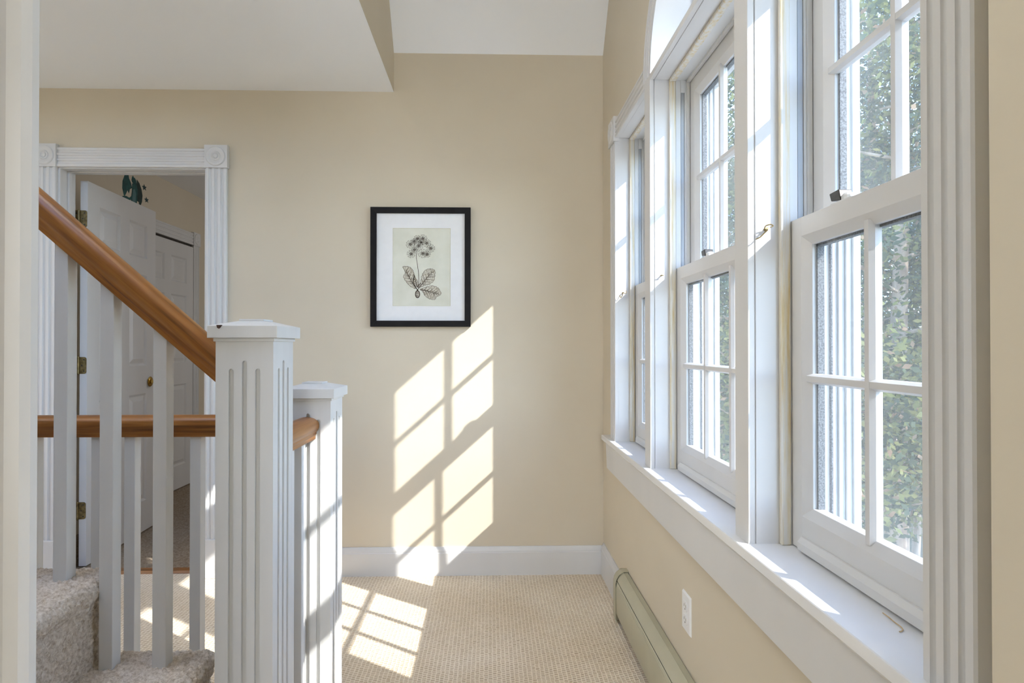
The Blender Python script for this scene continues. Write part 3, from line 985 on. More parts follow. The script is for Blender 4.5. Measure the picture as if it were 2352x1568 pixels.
pts += [(nose_x(NK + 1) - 0.03, 0)]
b.prism(pts, 'y', 1.405, 1.428)
b.prism(pts, 'y', YN, YN + 0.02)
b.build('stringer', 'white', stair)

# ------------------------------------------------------------------ railings
def rail_profile(w=0.060, h=0.066):
    """bread-loaf handrail (u across, v up from 0)"""
    a = w / 2
    pts = [(-a * 0.72, 0), (-a * 0.72, 0.010), (-a * 0.80, 0.014), (-a * 0.80, 0.020), (-a * 0.93, 0.026), (-a, 0.034), (-a, 0.042)]
    for k in range(1, 10):
        t = math.pi * (1 - k / 10)
        pts.append((a * math.cos(t), 0.042 + (h - 0.042) * math.sin(t)))
    pts += [(a, 0.042), (a, 0.034), (a * 0.93, 0.026), (a * 0.80, 0.020), (a * 0.80, 0.014), (a * 0.72, 0.010), (a * 0.72, 0)]
    return pts
def handrail(name, p0, p1, parent, w=0.060, h=0.066, vertical_cut=True):
    """rail between two points of its underside centre line; mesh is built along local x so the grain follows it"""
    p0, p1 = Vector(p0), Vector(p1)
    d = p1 - p0; L = d.length; t = d.normalized()
    side = Vector((0, 0, 1)).cross(t).normalized(); upv = t.cross(side).normalized()
    rot = Matrix((t, side, upv)).transposed()
    hz = Vector((t.x, t.y, 0)); tan = t.z / hz.length
    b = MB(); rings = []
    for x in (0, L):
        rings.append([(x - v * -tan if vertical_cut else x, u, v) for u, v in rail_profile(w, h)])
    b.sweep(rings)
    o = b.build(name, 'oak', parent, local=True, smooth=35)
    o.rotation_euler = rot.to_euler()
    o.location = p0 - WL[parent.name]
    WL[o.name] = p0
    return o

def newel(parent, x0, x1, y0, y1, ztop, slot_dz, zbot=0.0):
    """square box newel with three round-headed flutes per face and a shallow pyramid cap"""
    root_o = ((x0 + x1) / 2, (y0 + y1) / 2, zbot)
    w = x1 - x0; gd = 0.008
    b = MB()
    b.box(x0 + gd, x1 - gd, y0 + gd, y1 - gd, zbot, ztop)
    r = 0.0058
    cs = [w * 0.27, w * 0.50, w * 0.73]
    tops = [ztop - slot_dz - 0.018, ztop - slot_dz, ztop - slot_dz - 0.018]
    def faces(to3, e0=0.0):
        edges = [e0]
        for c in cs: edges += [c - r, c + r]
        edges += [w - e0]
        for i in range(0, len(edges), 2):
            to3([(edges[i], zbot), (edges[i + 1], zbot), (edges[i + 1], ztop), (edges[i], ztop)])
        for c, zt in zip(cs, tops):
            n = 8
            arc = [(c + r * math.cos(math.pi * k / n), zt - r + r * math.sin(math.pi * k / n)) for k in range(n + 1)]
            to3([(c + r, ztop), ] + [(c - r, ztop)] + arc[::-1])
    faces(lambda q: b.prism([(x0 + u, z) for u, z in q], 'y', y0, y0 + gd + 0.0005))
    faces(lambda q: b.prism([(x0 + u, z) for u, z in q], 'y', y1 - gd - 0.0005, y1))
    def sx(q): b.prism([(y0 + u, z) for u, z in q], 'x', x1 - gd - 0.0005, x1)
    faces(sx, gd + 0.0004)
    faces(lambda q: b.prism([(y0 + u, z) for u, z in q], 'x', x0, x0 + gd + 0.0005), gd + 0.0004)
    n_ = b.build('newel_post', 'newel', parent, origin=root_o)
    b = MB(); o1, o2 = 0.0135, 0.004
    b.box(x0 - o2, x1 + o2, y0 - o2, y1 + o2, ztop - 0.008, ztop)
    b.box(x0 - o1, x1 + o1, y0 - o1, y1 + o1, ztop, ztop + 0.028)
    i1 = 0.036
    base = [(x0 - o1 + .002, y0 - o1 + .002, ztop + 0.028), (x1 + o1 - .002, y0 - o1 + .002, ztop + 0.028), (x1 + o1 - .002, y1 + o1 - .002, ztop + 0.028), (x0 - o1 + .002, y1 + o1 - .002, ztop + 0.028)]
    top = [(x0 + i1, y0 + i1, ztop + 0.040), (x1 - i1, y0 + i1, ztop + 0.040), (x1 - i1, y1 - i1, ztop + 0.040), (x0 + i1, y1 - i1, ztop + 0.040)]
    b.frustum(base, top)
    top2 = [(p[0] * 1.0, p[1], ztop + 0.0445) for p in top]
    b.frustum(top, top2)
    cp = b.build('newel_cap', 'newel', n_, bev=0.0012)
    return n_, cp

BW = 0.0315
# stair railing
N1 = (-0.622, -0.4925, 1.31, 1.44)
sr = tag(empty('stair_railing', ((N1[0] + N1[1]) / 2, 1.375, 0)), 'white stair railing with sloping oak handrail and tall fluted newel', 'railing')
np1, cap1 = newel(sr, *N1, 1.184, 0.052)
b = MB()
b.prism([(-0.614, 1.2125), (-0.6125, 1.2065), (-0.608, 1.2045), (-0.604, 1.2080), (-0.6015, 1.2125)], 'y', N1[2] - 0.0142, N1[2] - 0.0128)
b.prism([(-0.614, N1[2] - 0.0138), (-0.601, N1[2] - 0.0138), (-0.604, N1[2] - 0.006), (-0.610, N1[2] - 0.007)], 'z', 1.2115, 1.2130)
b.build('paint_chip', 'chip', np1)
RS = 0.872
def rail_bot(x): return 1.079 + RS * (-0.64 - x)
handrail('handrail', (-2.30, 1.375, rail_bot(-2.30)), (-0.620, 1.375, rail_bot(-0.620)), sr, 0.062, 0.067)
bx = [-0.775, -0.898, -1.004, -1.122, -1.244, -1.362, -1.484, -1.602, -1.724, -1.842, -1.964, -2.082]
for x in bx:
    k = 2
    while nose_x(k + 1) > x + 0.02: k += 1
    zf = RISE * k - 0.004
    b = MB(); h = BW / 2
    b.prism([(x - h, zf), (x + h, zf), (x + h, rail_bot(x + h) + 0.004), (x - h, rail_bot(x - h) + 0.004)], 'y', 1.36, 1.36 + BW)
    b.build('baluster', 'newel', sr, origin=(x, 1.376, zf), bev=0.0012)

# guard railing of the hall
N2 = (-0.600, -0.468, 1.69, 1.822)
gr = tag(empty('guard_railing', ((N2[0] + N2[1]) / 2, 1.756, 0)), 'low white guard railing with level oak rail behind the stairs', 'railing')
np2, cap2 = newel(gr, *N2, 1.012, 0.045)
RB = 0.893
handrail('handrail', (-2.35, 1.756, RB), (N2[0] + 0.002, 1.756, RB), gr, 0.062, 0.064, False)
handrail('handrail', (-0.538, N1[3] - 0.002, RB), (-0.538, N2[2] + 0.002, RB), gr, 0.072, 0.064, False)
b = MB(); h = BW / 2
b.box(-h, h, -h, h, 0, RB + 0.006)
bl = b.build('baluster', 'newel', gr, local=True, bev=0.0012)
bl.location = Vector((-0.789, 1.756, 0)) - WL[gr.name]
for x in [-0.692] + [-0.886 - 0.0972 * k for k in range(0, 15)]:
    copy_part(bl, gr, (x, 1.756, 0))
for y in (1.525, 1.615):
    copy_part(bl, gr, (-0.538, y, 0))

# ------------------------------------------------------------------ framed print
FX0, FX1, FZ0, FZ1 = -0.605, -0.098, 1.262, 1.868
pic = tag(empty('framed_print', ((FX0 + FX1) / 2, D, FZ0)), 'black framed botanical print with wide white mat on the back wall', 'picture')
b = MB(); fw_, ft = 0.0305, 0.024
for (p, q, r_, s_) in (((FX0, FZ0), (FX1, FZ0), (FX1 - fw_, FZ0 + fw_), (FX0 + fw_, FZ0 + fw_)), ((FX1, FZ0), (FX1, FZ1), (FX1 - fw_, FZ1 - fw_), (FX1 - fw_, FZ0 + fw_)),
                       ((FX1, FZ1), (FX0, FZ1), (FX0 + fw_, FZ1 - fw_), (FX1 - fw_, FZ1 - fw_)), ((FX0, FZ1), (FX0, FZ0), (FX0 + fw_, FZ0 + fw_), (FX0 + fw_, FZ1 - fw_))):
    b.prism([p, q, r_, s_], 'y', D - ft, D - 0.001)
b.build('frame', 'black', pic, bev=0.001)
PX0, PX1, PZ0, PZ1 = -0.4935, -0.2005, 1.367, 1.763
YMAT, YPAP = D - 0.013, D - 0.0105
b = MB()
b.box(FX0 + fw_ - .003, PX0, YMAT, D - 0.006, FZ0 + fw_ - .003, FZ1 - fw_ + .003); b.box(PX1, FX1 - fw_ + .003, YMAT, D - 0.006, FZ0 + fw_ - .003, FZ1 - fw_ + .003)
b.box(PX0, PX1, YMAT, D - 0.006, FZ0 + fw_ - .003, PZ0); b.box(PX0, PX1, YMAT, D - 0.006, PZ1, FZ1 - fw_ + .003)
b.build('mat_board', 'mat', pic)
b = MB(); e = 0.0022
for (u0, v0, u1, v1) in ((PX0, PZ0, PX1, PZ0), (PX1, PZ0, PX1, PZ1), (PX1, PZ1, PX0, PZ1), (PX0, PZ1, PX0, PZ0)):
    cx_, cz_ = (PX0 + PX1) / 2, (PZ0 + PZ1) / 2
    def ins(u, v): return (u + (e if u < cx_ else -e), YPAP, v + (e if v < cz_ else -e))
    b.add([(u0, YMAT, v0), (u1, YMAT, v1), ins(u1, v1), ins(u0, v0)], [(0, 1, 2, 3)])
b.build('mat_bevel', 'bevel', pic)
b = MB(); b.box(PX0 - 0.001, PX1 + 0.001, YPAP, D - 0.005, PZ0 - 0.001, PZ1 + 0.001)
paper = b.build('print_sheet', 'paper', pic)
# flat drawing: coordinates in a 0..673 x 0..908 grid of the sheet, y down
def sheet(p):
    return (PX0 + p[0] / 673.0 * (PX1 - PX0), PZ1 - p[1] / 908.0 * (PZ1 - PZ0))
def O(pts): return [(x - 312, y - 322) for x, y in pts]
ink = MB(); wash = MB()
def stroke(pts, w0, w1=None, mb=ink, y=YPAP - 0.0004):
    w1 = w0 if w1 is None else w1
    q = [Vector(sheet(p)) for p in pts]
    n = len(q); L, R = [], []
    for i in range(n):
        t = (q[min(i + 1, n - 1)] - q[max(i - 1, 0)])
        if t.length < 1e-9: t = Vector((1, 0))
        t.normalize(); nn = Vector((-t.y, t.x))
        w = (w0 + (w1 - w0) * i / max(n - 1, 1)) / 2
        L.append(q[i] + nn * w); R.append(q[i] - nn * w)
    v = [(p.x, y, p.y) for p in L] + [(p.x, y, p.y) for p in R]
    mb.add(v, [(i, i + 1, n + i + 1, n + i) for i in range(n - 1)])
def smooth_pts(pts, k=6, closed=False):
    out = []; n = len(pts)
    rng = range(n if closed else n - 1)
    g = (lambda i: pts[i % n]) if closed else (lambda i: pts[max(0, min(n - 1, i))])
    for i in rng:
        p0, p1, p2, p3 = g(i - 1), g(i), g(i + 1), g(i + 2)
        for s in range(k):
            t = s / k
            out.append(tuple(0.5 * (2 * p1[a] + (p2[a] - p0[a]) * t + (2 * p0[a] - 5 * p1[a] + 4 * p2[a] - p3[a]) * t * t + (3 * p1[a] - p0[a] - 3 * p2[a] + p3[a]) * t ** 3) for a in (0, 1)))
    out.append(pts[0] if closed else pts[-1])
    return out
def fill(pts, mb=wash, y=YPAP - 0.0002):
    q = [sheet(p) for p in pts]
    cx_ = sum(p[0] for p in q) / len(q); cz_ = sum(p[1] for p in q) / len(q)
    v = [(cx_, y, cz_)] + [(p[0], y, p[1]) for p in q]
    n = len(q)
    mb.add(v, [(0, i + 1, (i + 1) % n + 1) for i in range(n)])
U = 0.00044
stroke(smooth_pts(O([(595, 575), (586, 660), (600, 760), (611, 850), (616, 950), (606, 1020)])), 5 * U, 6 * U)
rl = random.Random(11)
def flower(cx_, cy_, r, rot, npet=5):
    for k in range(npet):
        a = rot + 2 * math.pi * k / npet
        def pt(rr, da): return (cx_ - 312 + r * rr * math.cos(a + da), cy_ - 322 + r * rr * math.sin(a + da) * 0.92)
        pet = [pt(0.15, 0), pt(0.6, -0.38), pt(0.98, -0.42), pt(0.93, -0.12), pt(0.86, 0.0), pt(0.95, 0.14), pt(0.98, 0.42), pt(0.6, 0.38)]
        stroke(smooth_pts(pet, 4, True), 3.0 * U)
        for da in (-0.17, 0.12):
            stroke([pt(0.12, da), pt(0.62 + 0.12 * rl.random(), da * 0.8)], 3.6 * U, 1.2 * U)
    stroke([(cx_ - 312 + 7 * math.cos(q), cy_ - 322 + 7 * math.sin(q)) for q in [0.7 * j for j in range(10)]], 7 * U)
for cx_, cy_, r, ro in ((598, 444, 44, 0.3), (662, 442, 50, 0.9), (517, 510, 52, 0.1), (612, 528, 56, 0.6), (706, 496, 50, 0.5), (754, 556, 50, 1.2), (526, 622, 50, 0.8), (660, 616, 56, 0.2), (712, 626, 40, 1.0), (564, 572, 36, 0.3), (640, 486, 36, 0.7), (560, 476, 34, 1.1)):
    flower(cx_, cy_, r, ro)
def draw_leaf(outline, rib, dark=0.5, nv=8):
    o_ = O(outline); oo = smooth_pts(o_, 5, True)
    jag = [(x + 3.5 * math.sin(i * 2.1), y + 3.5 * math.cos(i * 2.7)) for i, (x, y) in enumerate(oo)]
    fill(jag)
    stroke(jag, 3.4 * U)
    rb = smooth_pts(O(rib), 6)
    stroke(rb, 7 * U, 3 * U)
    n = len(oo)
    for j in range(nv * 2):
        t = 0.10 + 0.82 * (j // 2 + 0.5 * (j % 2)) / nv
        i = int(t * (len(rb) - 1)); p = rb[i]
        d = Vector((rb[min(i + 1, len(rb) - 1)][0] - rb[max(i - 1, 0)][0], rb[min(i + 1, len(rb) - 1)][1] - rb[max(i - 1, 0)][1]))
        if d.length < 1e-6: continue
        d.normalize()
        s = 1 if j % 2 else -1
        dirv = (d * 0.75 + Vector((-d.y, d.x)) * s).normalized()
        # run to the outline
        best = None
        for L_ in range(6, 150, 3):
            q = (p[0] + dirv.x * L_, p[1] + dirv.y * L_)
            inside = False
            for m_ in range(n - 1):
                (xa, ya), (xb, yb) = oo[m_], oo[m_ + 1]
                if (ya > q[1]) != (yb > q[1]) and q[0] < (xb - xa) * (q[1] - ya) / (yb - ya + 1e-9) + xa: inside = not inside
            if not inside: break
            best = q
        if best: 
            stroke([p, ((p[0] + best[0]) / 2 + d.x * 4, (p[1] + best[1]) / 2 + d.y * 4), best], 3.6 * U, 1.6 * U)
            off = Vector((d.x, d.y)) * 7
            stroke([(p[0] + off.x, p[1] + off.y), ((p[0] + best[0]) / 2 + off.x, (p[1] + best[1]) / 2 + off.y)], 3.5 * U, 1 * U)
draw_leaf([(592, 1032), (520, 1002), (462, 940), (436, 885), (455, 848), (445, 805), (430, 770), (500, 772), (545, 812), (562, 880), (556, 945), (574, 1002)], [(590, 1028), (540, 960), (490, 870), (458, 790)])
draw_leaf([(603, 1010), (566, 985), (550, 930), (560, 862), (578, 905), (598, 930), (606, 970)], [(600, 1005), (578, 950), (568, 890)], nv=4)
draw_leaf([(618, 1014), (640, 935), (652, 868), (690, 812), (750, 794), (800, 812), (803, 870), (790, 932), (740, 976), (682, 990)], [(616, 1020), (670, 950), (735, 870), (795, 818)])
draw_leaf([(632, 1034), (700, 1008), (770, 992), (842, 1020), (875, 1090), (822, 1122), (800, 1155), (740, 1146), (690, 1112), (658, 1060)], [(632, 1038), (720, 1055), (800, 1080), (868, 1092)])
stroke(smooth_pts(O([(616, 1034), (606, 1000), (640, 960)])), 7 * U)
fill(O([(600 + 24 * math.cos(a), 1092 + 40 * math.sin(a)) for a in [2 * math.pi * k / 14 for k in range(14)]]))
stroke(O([(600 + 25 * math.cos(a), 1092 + 42 * math.sin(a)) for a in [2 * math.pi * k / 18 for k in range(19)]]), 9 * U)
for zz in (1062, 1080, 1098, 1115): stroke(smooth_pts(O([(580, zz), (600, zz + 9), (622, zz - 2)])), 8 * U, 4 * U)
stroke(O([(600, 1030), (600, 1060)]), 16 * U)
wash.build('drawing_shading', 'wash', paper)
ink.build('drawing_lines', 'ink', paper)
b = MB(); b.add([(FX0 + fw_, D - 0.0165, FZ0 + fw_), (FX1 - fw_, D - 0.0165, FZ0 + fw_), (FX1 - fw_, D - 0.0165, FZ1 - fw_), (FX0 + fw_, D - 0.0165, FZ1 - fw_)], [(0, 1, 2, 3)])
b.build('glazing', 'glazing', pic)

# ------------------------------------------------------------------ baseboard heater
hy0, hy1 = 0.562, 2.425
ht = tag(empty('baseboard_heater', (0.55, hy1, 0)), 'olive beige metal baseboard heater along the foot of the window wall', 'heater')
HX = 0.529
b = MB()
b.prism([(A - 0.001, 0.03), (A - 0.001, 0.209), (A - 0.004, 0.213), (0.562, 0.213), (0.560, 0.211), (0.578, 0.206), (0.578, 0.03)], 'y', hy0, hy1 - 0.01)
b.build('back_panel', 'heater', ht)
b = MB()
b.prism([(0.581, 0.2115), (0.563, 0.2125), (0.5605, 0.2145), (0.558, 0.2125), (0.550, 0.207), (0.541, 0.197), (0.5335, 0.1805), (0.5357, 0.180), (0.543, 0.195), (0.552, 0.204), (0.563, 0.2085), (0.581, 0.2085)], 'y', hy0, hy1 - 0.01)
b.build('damper_cover', 'heater', ht, smooth=50)
b = MB()
b.prism([(0.5335, 0.176), (0.5310, 0.172), (0.5318, 0.168), (0.5300, 0.164), (0.5308, 0.160), (0.529, 0.156), (0.529, 0.045), (0.533, 0.036), (0.536, 0.038), (0.532, 0.047), (0.532, 0.16), (0.536, 0.175)], 'y', hy0, hy1 - 0.01)
b.build('front_panel', 'heater', ht, smooth=30)
b = MB(); b.box(0.545, 0.572, hy0, hy1 - 0.05, 0.07, 0.12)
b.build('heating_fins', 'dark', ht)
b = MB()
outer = [(A - 0.0005, 0.0), (A - 0.0005, 0.217), (0.562, 0.2185), (0.552, 0.214), (0.538, 0.203), (0.529, 0.187), (0.5255, 0.170), (0.5255, 0.022), (0.530, 0.004), (0.534, 0.0)]
b.prism(outer, 'y', hy1 - 0.004, hy1)
rim_in = [(A - 0.0005, 0.2145), (0.562, 0.216), (0.5535, 0.2115), (0.540, 0.2015), (0.5315, 0.186), (0.528, 0.170), (0.528, 0.022), (0.532, 0.004)]
rim = outer[1:9] + rim_in[::-1]
b.prism(rim, 'y', hy1 - 0.040, hy1)
b.build('end_cap', 'heater', ht, smooth=40)

# ------------------------------------------------------------------ electrical outlet
oy, oz = 1.6745, 0.3785
ou = tag(empty('electrical_outlet', (A, oy, oz - 0.057)), 'white duplex electrical outlet on the wall above the heater', 'outlet')
b = MB()
hw, hh = 0.0355, 0.0572
b.frustum([(A, oy - hw, oz - hh), (A, oy + hw, oz - hh), (A, oy + hw, oz + hh), (A, oy - hw, oz + hh)], [(A - 0.0055, oy - hw + .004, oz - hh + .004), (A - 0.0055, oy + hw - .004, oz - hh + .004), (A - 0.0055, oy + hw - .004, oz + hh - .004), (A - 0.0055, oy - hw + .004, oz + hh - .004)])
pl = b.build('cover_plate', 'plastic', ou, bev=0.001)
for dz in (0.0195, -0.0195):
    b = MB()
    ring = []
    for k in range(28):
        a = 2 * math.pi * k / 28
        ring.append((oy + 0.0172 * math.cos(a), oz + dz + max(-0.0142, min(0.0142, 0.0172 * math.sin(a)))))
    b.prism(ring, 'x', A - 0.0075, A - 0.003)
    rc = b.build('receptacle', 'plastic', ou, bev=0.0004)
    b = MB()
    b.box(A - 0.0078, A - 0.0070, oy - 0.0075, oy - 0.0055, oz + dz - 0.002, oz + dz + 0.006)
    b.box(A - 0.0078, A - 0.0070, oy + 0.0055, oy + 0.0075, oz + dz - 0.002, oz + dz + 0.006)
    b.lathe([(0.0025, 0), (0.0025, 0.0008)], (A - 0.0070, oy, oz + dz - 0.008), (-1, 0, 0), 10)
    b.build('slots', 'dark', rc)
b = MB(); b.lathe([(0.003, 0), (0.0028, 0.001), (0.0003, 0.0014)], (A - 0.0055, oy, oz), (-1, 0, 0), 12)
b.build('screw', 'plastic', ou)

# ------------------------------------------------------------------ small hardware on the jambs and a dry stem
def hook(name, y, x, z, label, curl):
    o = tag(empty(name, (x, y, z)), label, 'hook', 'hooks on the window jambs')
    b = MB(); b.tube([(x, y, z), (x, y - 0.010, z + 0.001)], 0.0022, 8)
    b.lathe([(0.0038, 0), (0.0036, 0.002), (0.001, 0.003)], (x, y, z), (0, -1, 0), 12)
    b.build('screw_eye', 'brass_old', o, smooth=40)
    b = MB(); b.tube(smooth_pts3([(x + p, y - 0.011, z + q) for p, q in curl]), 0.0013, 7)
    b.build('wire_hook', 'brass_old', o, smooth=50)
    return o
def smooth_pts3(pts, k=5):
    out = []
    for i in range(len(pts) - 1):
        p0, p1, p2, p3 = pts[max(i - 1, 0)], pts[i], pts[i + 1], pts[min(i + 2, len(pts) - 1)]
        for s in range(k):
            t = s / k
            out.append(tuple(0.5 * (2 * p1[a] + (p2[a] - p0[a]) * t + (2 * p0[a] - 5 * p1[a] + 4 * p2[a] - p3[a]) * t * t + (3 * p1[a] - p0[a] - 3 * p2[a] + p3[a]) * t ** 3) for a in (0, 1, 2)))
    out.append(pts[-1]); return out
hook('wire_hook_latch', W2[0] - 0.067, 0.602, 1.420, 'small wire hook on the mullion beside the nearest window', [(0.006, 0.003), (0.012, 0.006), (0.006, 0.009), (-0.004, 0.006), (-0.006, 0.000), (0.0, -0.002), (-0.008, -0.010), (-0.016, -0.018), (-0.026, -0.023)])
hook('wire_hook_latch', W1[1], 0.600, 1.404, 'small wire hook on the jamb of the farthest window', [(0.012, 0.010), (0.013, 0.0), (0.008, -0.005), (0.002, 0.0), (-0.002, -0.004), (-0.006, -0.014), (-0.010, -0.022), (-0.015, -0.020), (-0.016, -0.012)])
o = tag(empty('screw_eye', (0.602, W2[1], 1.412)), 'tiny brass screw eye on the mullion beside the middle window', 'screw eye')
b = MB(); b.tube([(0.602, W2[1], 1.412), (0.602, W2[1] - 0.009, 1.412)], 0.0022, 8); b.tube([(0.596, W2[1] - 0.010, 1.411), (0.602, W2[1] - 0.011, 1.413), (0.608, W2[1] - 0.010, 1.412)], 0.0018, 8)
b.build('eye', 'brass_old', o, smooth=40)
b = MB()
b.tube(smooth_pts3([(0.632, 0.905, ZST + 0.002), (0.630, 0.890, ZST + 0.003), (0.6275, 0.872, ZST + 0.003), (0.6275, 0.858, ZST + 0.0025), (0.6235, 0.849, ZST + 0.002), (0.616, 0.846, ZST + 0.0015)]), 0.0009, 6)
tag(b.build('dry_stem', 'stem', smooth=50), 'curled dry brown stem lying on the window stool', 'plant stem')

# ------------------------------------------------------------------ wall decals in the bedroom
XD = XB + 0.0012
def decal_poly(b, pts, mi=0, t=0.0008, lift=0.0):
    b.prism(pts, 'x', XB + 0.0002 + lift, XB + t + lift, mi)
# (y, z) of the bedroom wall from a flat grid: u right, v up
def dg(u, v): return (3.985 + (u - 1025) / 235.0 * 0.245, 2.372 - (v - 418) / 318.0 * 0.27 + (u - 1025) / 235.0 * 0.045)
dec = MB()
def dp(pts, mi, lift=0.0): decal_poly(dec, [dg(u, v) for u, v in pts], mi, 0.0008, lift)
dp([(1097, 420), (1062, 448), (1040, 500), (1037, 560), (1052, 612), (1062, 625), (1078, 600), (1092, 572), (1108, 598), (1118, 560), (1142, 548), (1128, 505), (1108, 470)], 0)          # left wing
dp([(1192, 468), (1222, 498), (1246, 548), (1258, 600), (1252, 655), (1236, 690), (1224, 738), (1220, 690), (1216, 660), (1196, 652), (1186, 600), (1190, 540)], 1)                        # right wing
dp([(1140, 456), (1152, 442), (1158, 456), (1172, 462), (1186, 482), (1190, 508), (1176, 520), (1158, 512), (1140, 498), (1134, 480)], 0, 0.0003)                                          # head
dp([(1142, 508), (1190, 508), (1200, 560), (1198, 630), (1192, 690), (1160, 706), (1134, 690), (1128, 640), (1138, 580)], 0, 0.0002)                                                      # body
dp([(1150, 560), (1172, 552), (1184, 600), (1178, 660), (1160, 684), (1144, 660), (1144, 610)], 2, 0.0006)                                                                                # belly
dp([(1132, 640), (1112, 660), (1086, 655), (1060, 644), (1040, 648), (1034, 672), (1026, 664), (1026, 640), (1044, 622), (1080, 620), (1112, 632), (1130, 618)], 0, 0.0001)               # tail
dp([(1120, 690), (1150, 692), (1152, 712), (1124, 702)], 1, 0.0004)
dp([(1160, 694), (1190, 690), (1198, 718), (1164, 716)], 1, 0.0004)
dd = dec.build('dragon_decal', ['teal', 'teal_dark', 'teal_light'])
tag(dd, 'dark teal winged dragon wall sticker on the bedroom wall', 'wall decal')
for (u, v, s, lab) in ((1278, 528, 30, 'upper dark star sticker beside the dragon decal'), (1305, 634, 28, 'lower dark star sticker beside the dragon decal')):
    b = MB(); c = dg(u, v); pts = []
    for k in range(10):
        a = math.pi / 2 + 0.15 + k * math.pi / 5
        r = (s if k % 2 == 0 else s * 0.45) / 318.0 * 0.27
        pts.append((c[0] + 1.25 * r * math.cos(a), c[1] + r * math.sin(a)))
    decal_poly(b, pts)
    tag(b.build('star_decal', 'navy'), lab, 'wall decal', 'star stickers')

# ------------------------------------------------------------------ outside
b = MB(); b.box(0.9, 60, -40, 60, -3.3, -3.05)
struct(b.build('ground', 'grass'), 'lawn outside the windows')
b = MB(); b.box(0.9, 6.2, -9, 6.5, -3.1, -2.95)  # pale slab added out of view to throw sunlight up onto the ceilings
struct(b.build('ground_bounce', 'bounce_slab'), 'unseen pale slab added to bounce daylight up through the windows')
b = MB(); b.box(0.65, 0.80, -6, 9, -3.05, -0.12)
struct(b.build('wall_outside_lower', 'vinyl'))

def tree(x, y, h, cr, nleaf, seed, label, lean=0.0, lsize=0.056, warm=0.1):
    rg = np.random.default_rng(seed)
    root = tag(empty('tree', (x, y, -3.05)), label, 'tree', 'trees outside the windows')
    zt = -3.05
    b = MB()
    pts = [(x + lean * t * t * h * 0.2 + 0.08 * math.sin(3 * t + seed), y + 0.08 * math.cos(4 * t + seed), zt + t * h * 0.92) for t in [k / 8 for k in range(9)]]
    b.tube(pts, [0.15 * (1 - 0.85 * k / 8) * h / 9 for k in range(9)], 9)
    tk = b.build('trunk', 'bark', root, smooth=60)
    b = MB(); cl = []
    for k in range(16):
        t = 0.30 + 0.65 * (k + rg.random() * 0.6) / 16
        i = int(t * 8); p = Vector(pts[i]).lerp(Vector(pts[min(i + 1, 8)]), t * 8 - i)
        a = k * 2.4 + rg.random(); L = cr * (1.15 - 0.7 * abs(t - 0.5)) * (0.7 + 0.4 * rg.random())
        q1 = p + Vector((math.cos(a), math.sin(a), 0.25)) * L * 0.5; q2 = p + Vector((math.cos(a), math.sin(a), 0.35 + 0.2 * rg.random())) * L
        b.tube([p, q1, q2], [0.035, 0.022, 0.008], 5)
        for s in (0.3, 0.55, 0.75, 0.92, 1.05): cl.append(p.lerp(q2, s))
    cl.append(Vector(pts[8]))
    b.build('branches', 'bark', root, smooth=60)
    C = np.array([tuple(c) for c in cl])
    ctr = C[rg.integers(0, len(C), nleaf)] + rg.normal(0, 1, (nleaf, 3)) * np.array([0.42, 0.42, 0.34]) * cr / 2.0
    s = lsize * (0.7 + 0.7 * rg.random(nleaf))
    t1 = rg.normal(0, 1, (nleaf, 3)); t1[:, 2] *= 0.6; t1 /= np.linalg.norm(t1, axis=1)[:, None]
    t2 = rg.normal(0, 1, (nleaf, 3)); t2 -= (t2 * t1).sum(1)[:, None] * t1; t2 /= np.linalg.norm(t2, axis=1)[:, None]
    V = np.stack([ctr - t1 * s[:, None], ctr + t2 * s[:, None] * 0.55, ctr + t1 * s[:, None], ctr - t2 * s[:, None] * 0.55], 1).reshape(-1, 3) - np.array([x, y, -3.05])
    F = np.arange(nleaf * 4).reshape(-1, 4)
    me = bpy.data.meshes.new('foliage')
    me.vertices.add(len(V)); me.vertices.foreach_set('co', V.ravel())
    me.loops.add(nleaf * 4); me.loops.foreach_set('vertex_index', F.ravel())
    me.polygons.add(nleaf); me.polygons.foreach_set('loop_start', np.arange(0, nleaf * 4, 4)); me.polygons.foreach_set('loop_total', np.full(nleaf, 4))
    for k_ in ('leaf_a', 'leaf_b', 'leaf_c'): me.materials.append(M[k_])
    u = rg.random(nleaf)
    me.polygons.foreach_set('material_index', np.where(u < warm * 0.25, 2, np.where(u < warm * 2.2, 1, 0)).astype(np.int32))
    me.update(); me.validate()
    o = bpy.data.objects.new('foliage', me); COL.objects.link(o); o.parent = root
    o['kind'] = 'stuff'
    return root
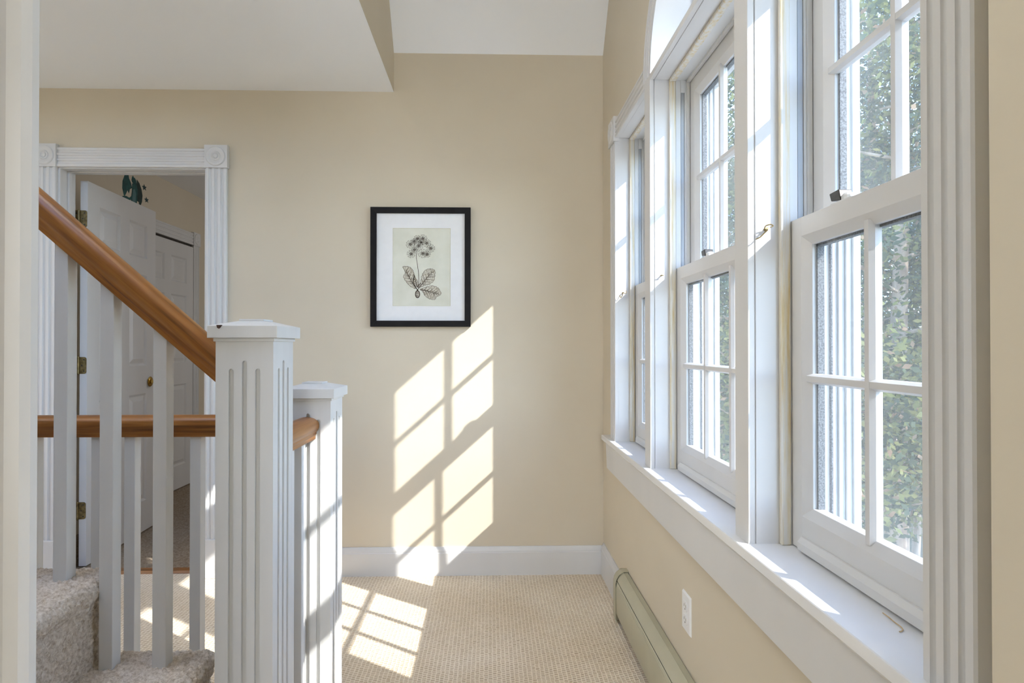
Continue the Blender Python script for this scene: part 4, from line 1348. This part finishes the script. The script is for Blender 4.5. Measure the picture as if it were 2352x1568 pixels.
specs = [(6.6, 26.0, 12.5, 3.4, 7000, 0.1), (11.0, 27.0, 13.0, 3.4, 7000, 0.1), (15.5, 17.0, 13.0, 3.4, 7000, 0.12), (18.5, 23.0, 13.5, 3.6, 7000, 0.1), (7.05, 9.6, 12.0, 2.1, 8000, 0.2), (8.2, 12.2, 13.2, 2.5, 8000, 0.12), (5.0, 13.2, 13.0, 2.3, 8000, 0.15), (9.6, 9.2, 12.4, 2.3, 7500, 0.25),
         (8.0, 17.5, 11.0, 2.6, 6500, 0.1), (5.6, 18.0, 10.5, 2.5, 6500, 0.18), (11.5, 14.0, 11.0, 2.7, 6000, 0.1), (12.5, 19.5, 12.0, 3.0, 6000, 0.1),
         (4.2, 23.0, 11.0, 2.8, 6000, 0.12), (8.6, 24.0, 12.0, 3.0, 6000, 0.1), (13.5, 8.0, 10.5, 2.6, 5000, 0.2), (15.5, 3.0, 9.5, 2.6, 4500, 0.2), (17.0, 12.0, 12.0, 3.0, 5000, 0.1), (4.4, 8.6, 4.6, 1.5, 4500, 0.3), (5.7, 9.2, 4.2, 1.5, 4500, 0.2), (8.2, 10.9, 4.6, 1.7, 4500, 0.25), (6.6, 13.6, 4.8, 1.8, 4500, 0.15), (4.3, 11.4, 4.4, 1.6, 4500, 0.2), (9.6, 15.2, 5.0, 1.9, 4500, 0.15)]
words = ['tallest tree at the left of the very back row', 'tallest tree in the centre of the very back row', 'tall tree behind the broad right-hand tree', 'tallest tree at the right of the very back row', 'leafy tree nearest the right-hand window pane', 'tall tree just behind the nearest leafy tree', 'leafy tree seen through the middle window', 'tree with yellowing leaves right of the nearest leafy tree',
         'tall dark tree in the second row outside', 'tall tree behind the one seen through the middle window', 'broad tree at the right of the second row', 'largest tree in the far row outside',
         'far tree seen past the farthest window', 'far tall tree in the middle of the back row', 'tree with yellowing leaves at the right of the garden', 'tree far to the right of the garden', 'tall tree in the right of the back row', 'low bushy young tree close to the house', 'low bush left of the nearest tree trunk', 'low bush right of the nearest tree trunk', 'low bush behind the nearest tree trunk', 'low bush seen through the middle window', 'low bush farthest back between the trees']
for i, ((x, y, h, cr, nl, wm), wd) in enumerate(zip(specs, words)):
    tree(x, y, h, cr, int(nl * 2.1), 20 + i, wd, warm=wm)
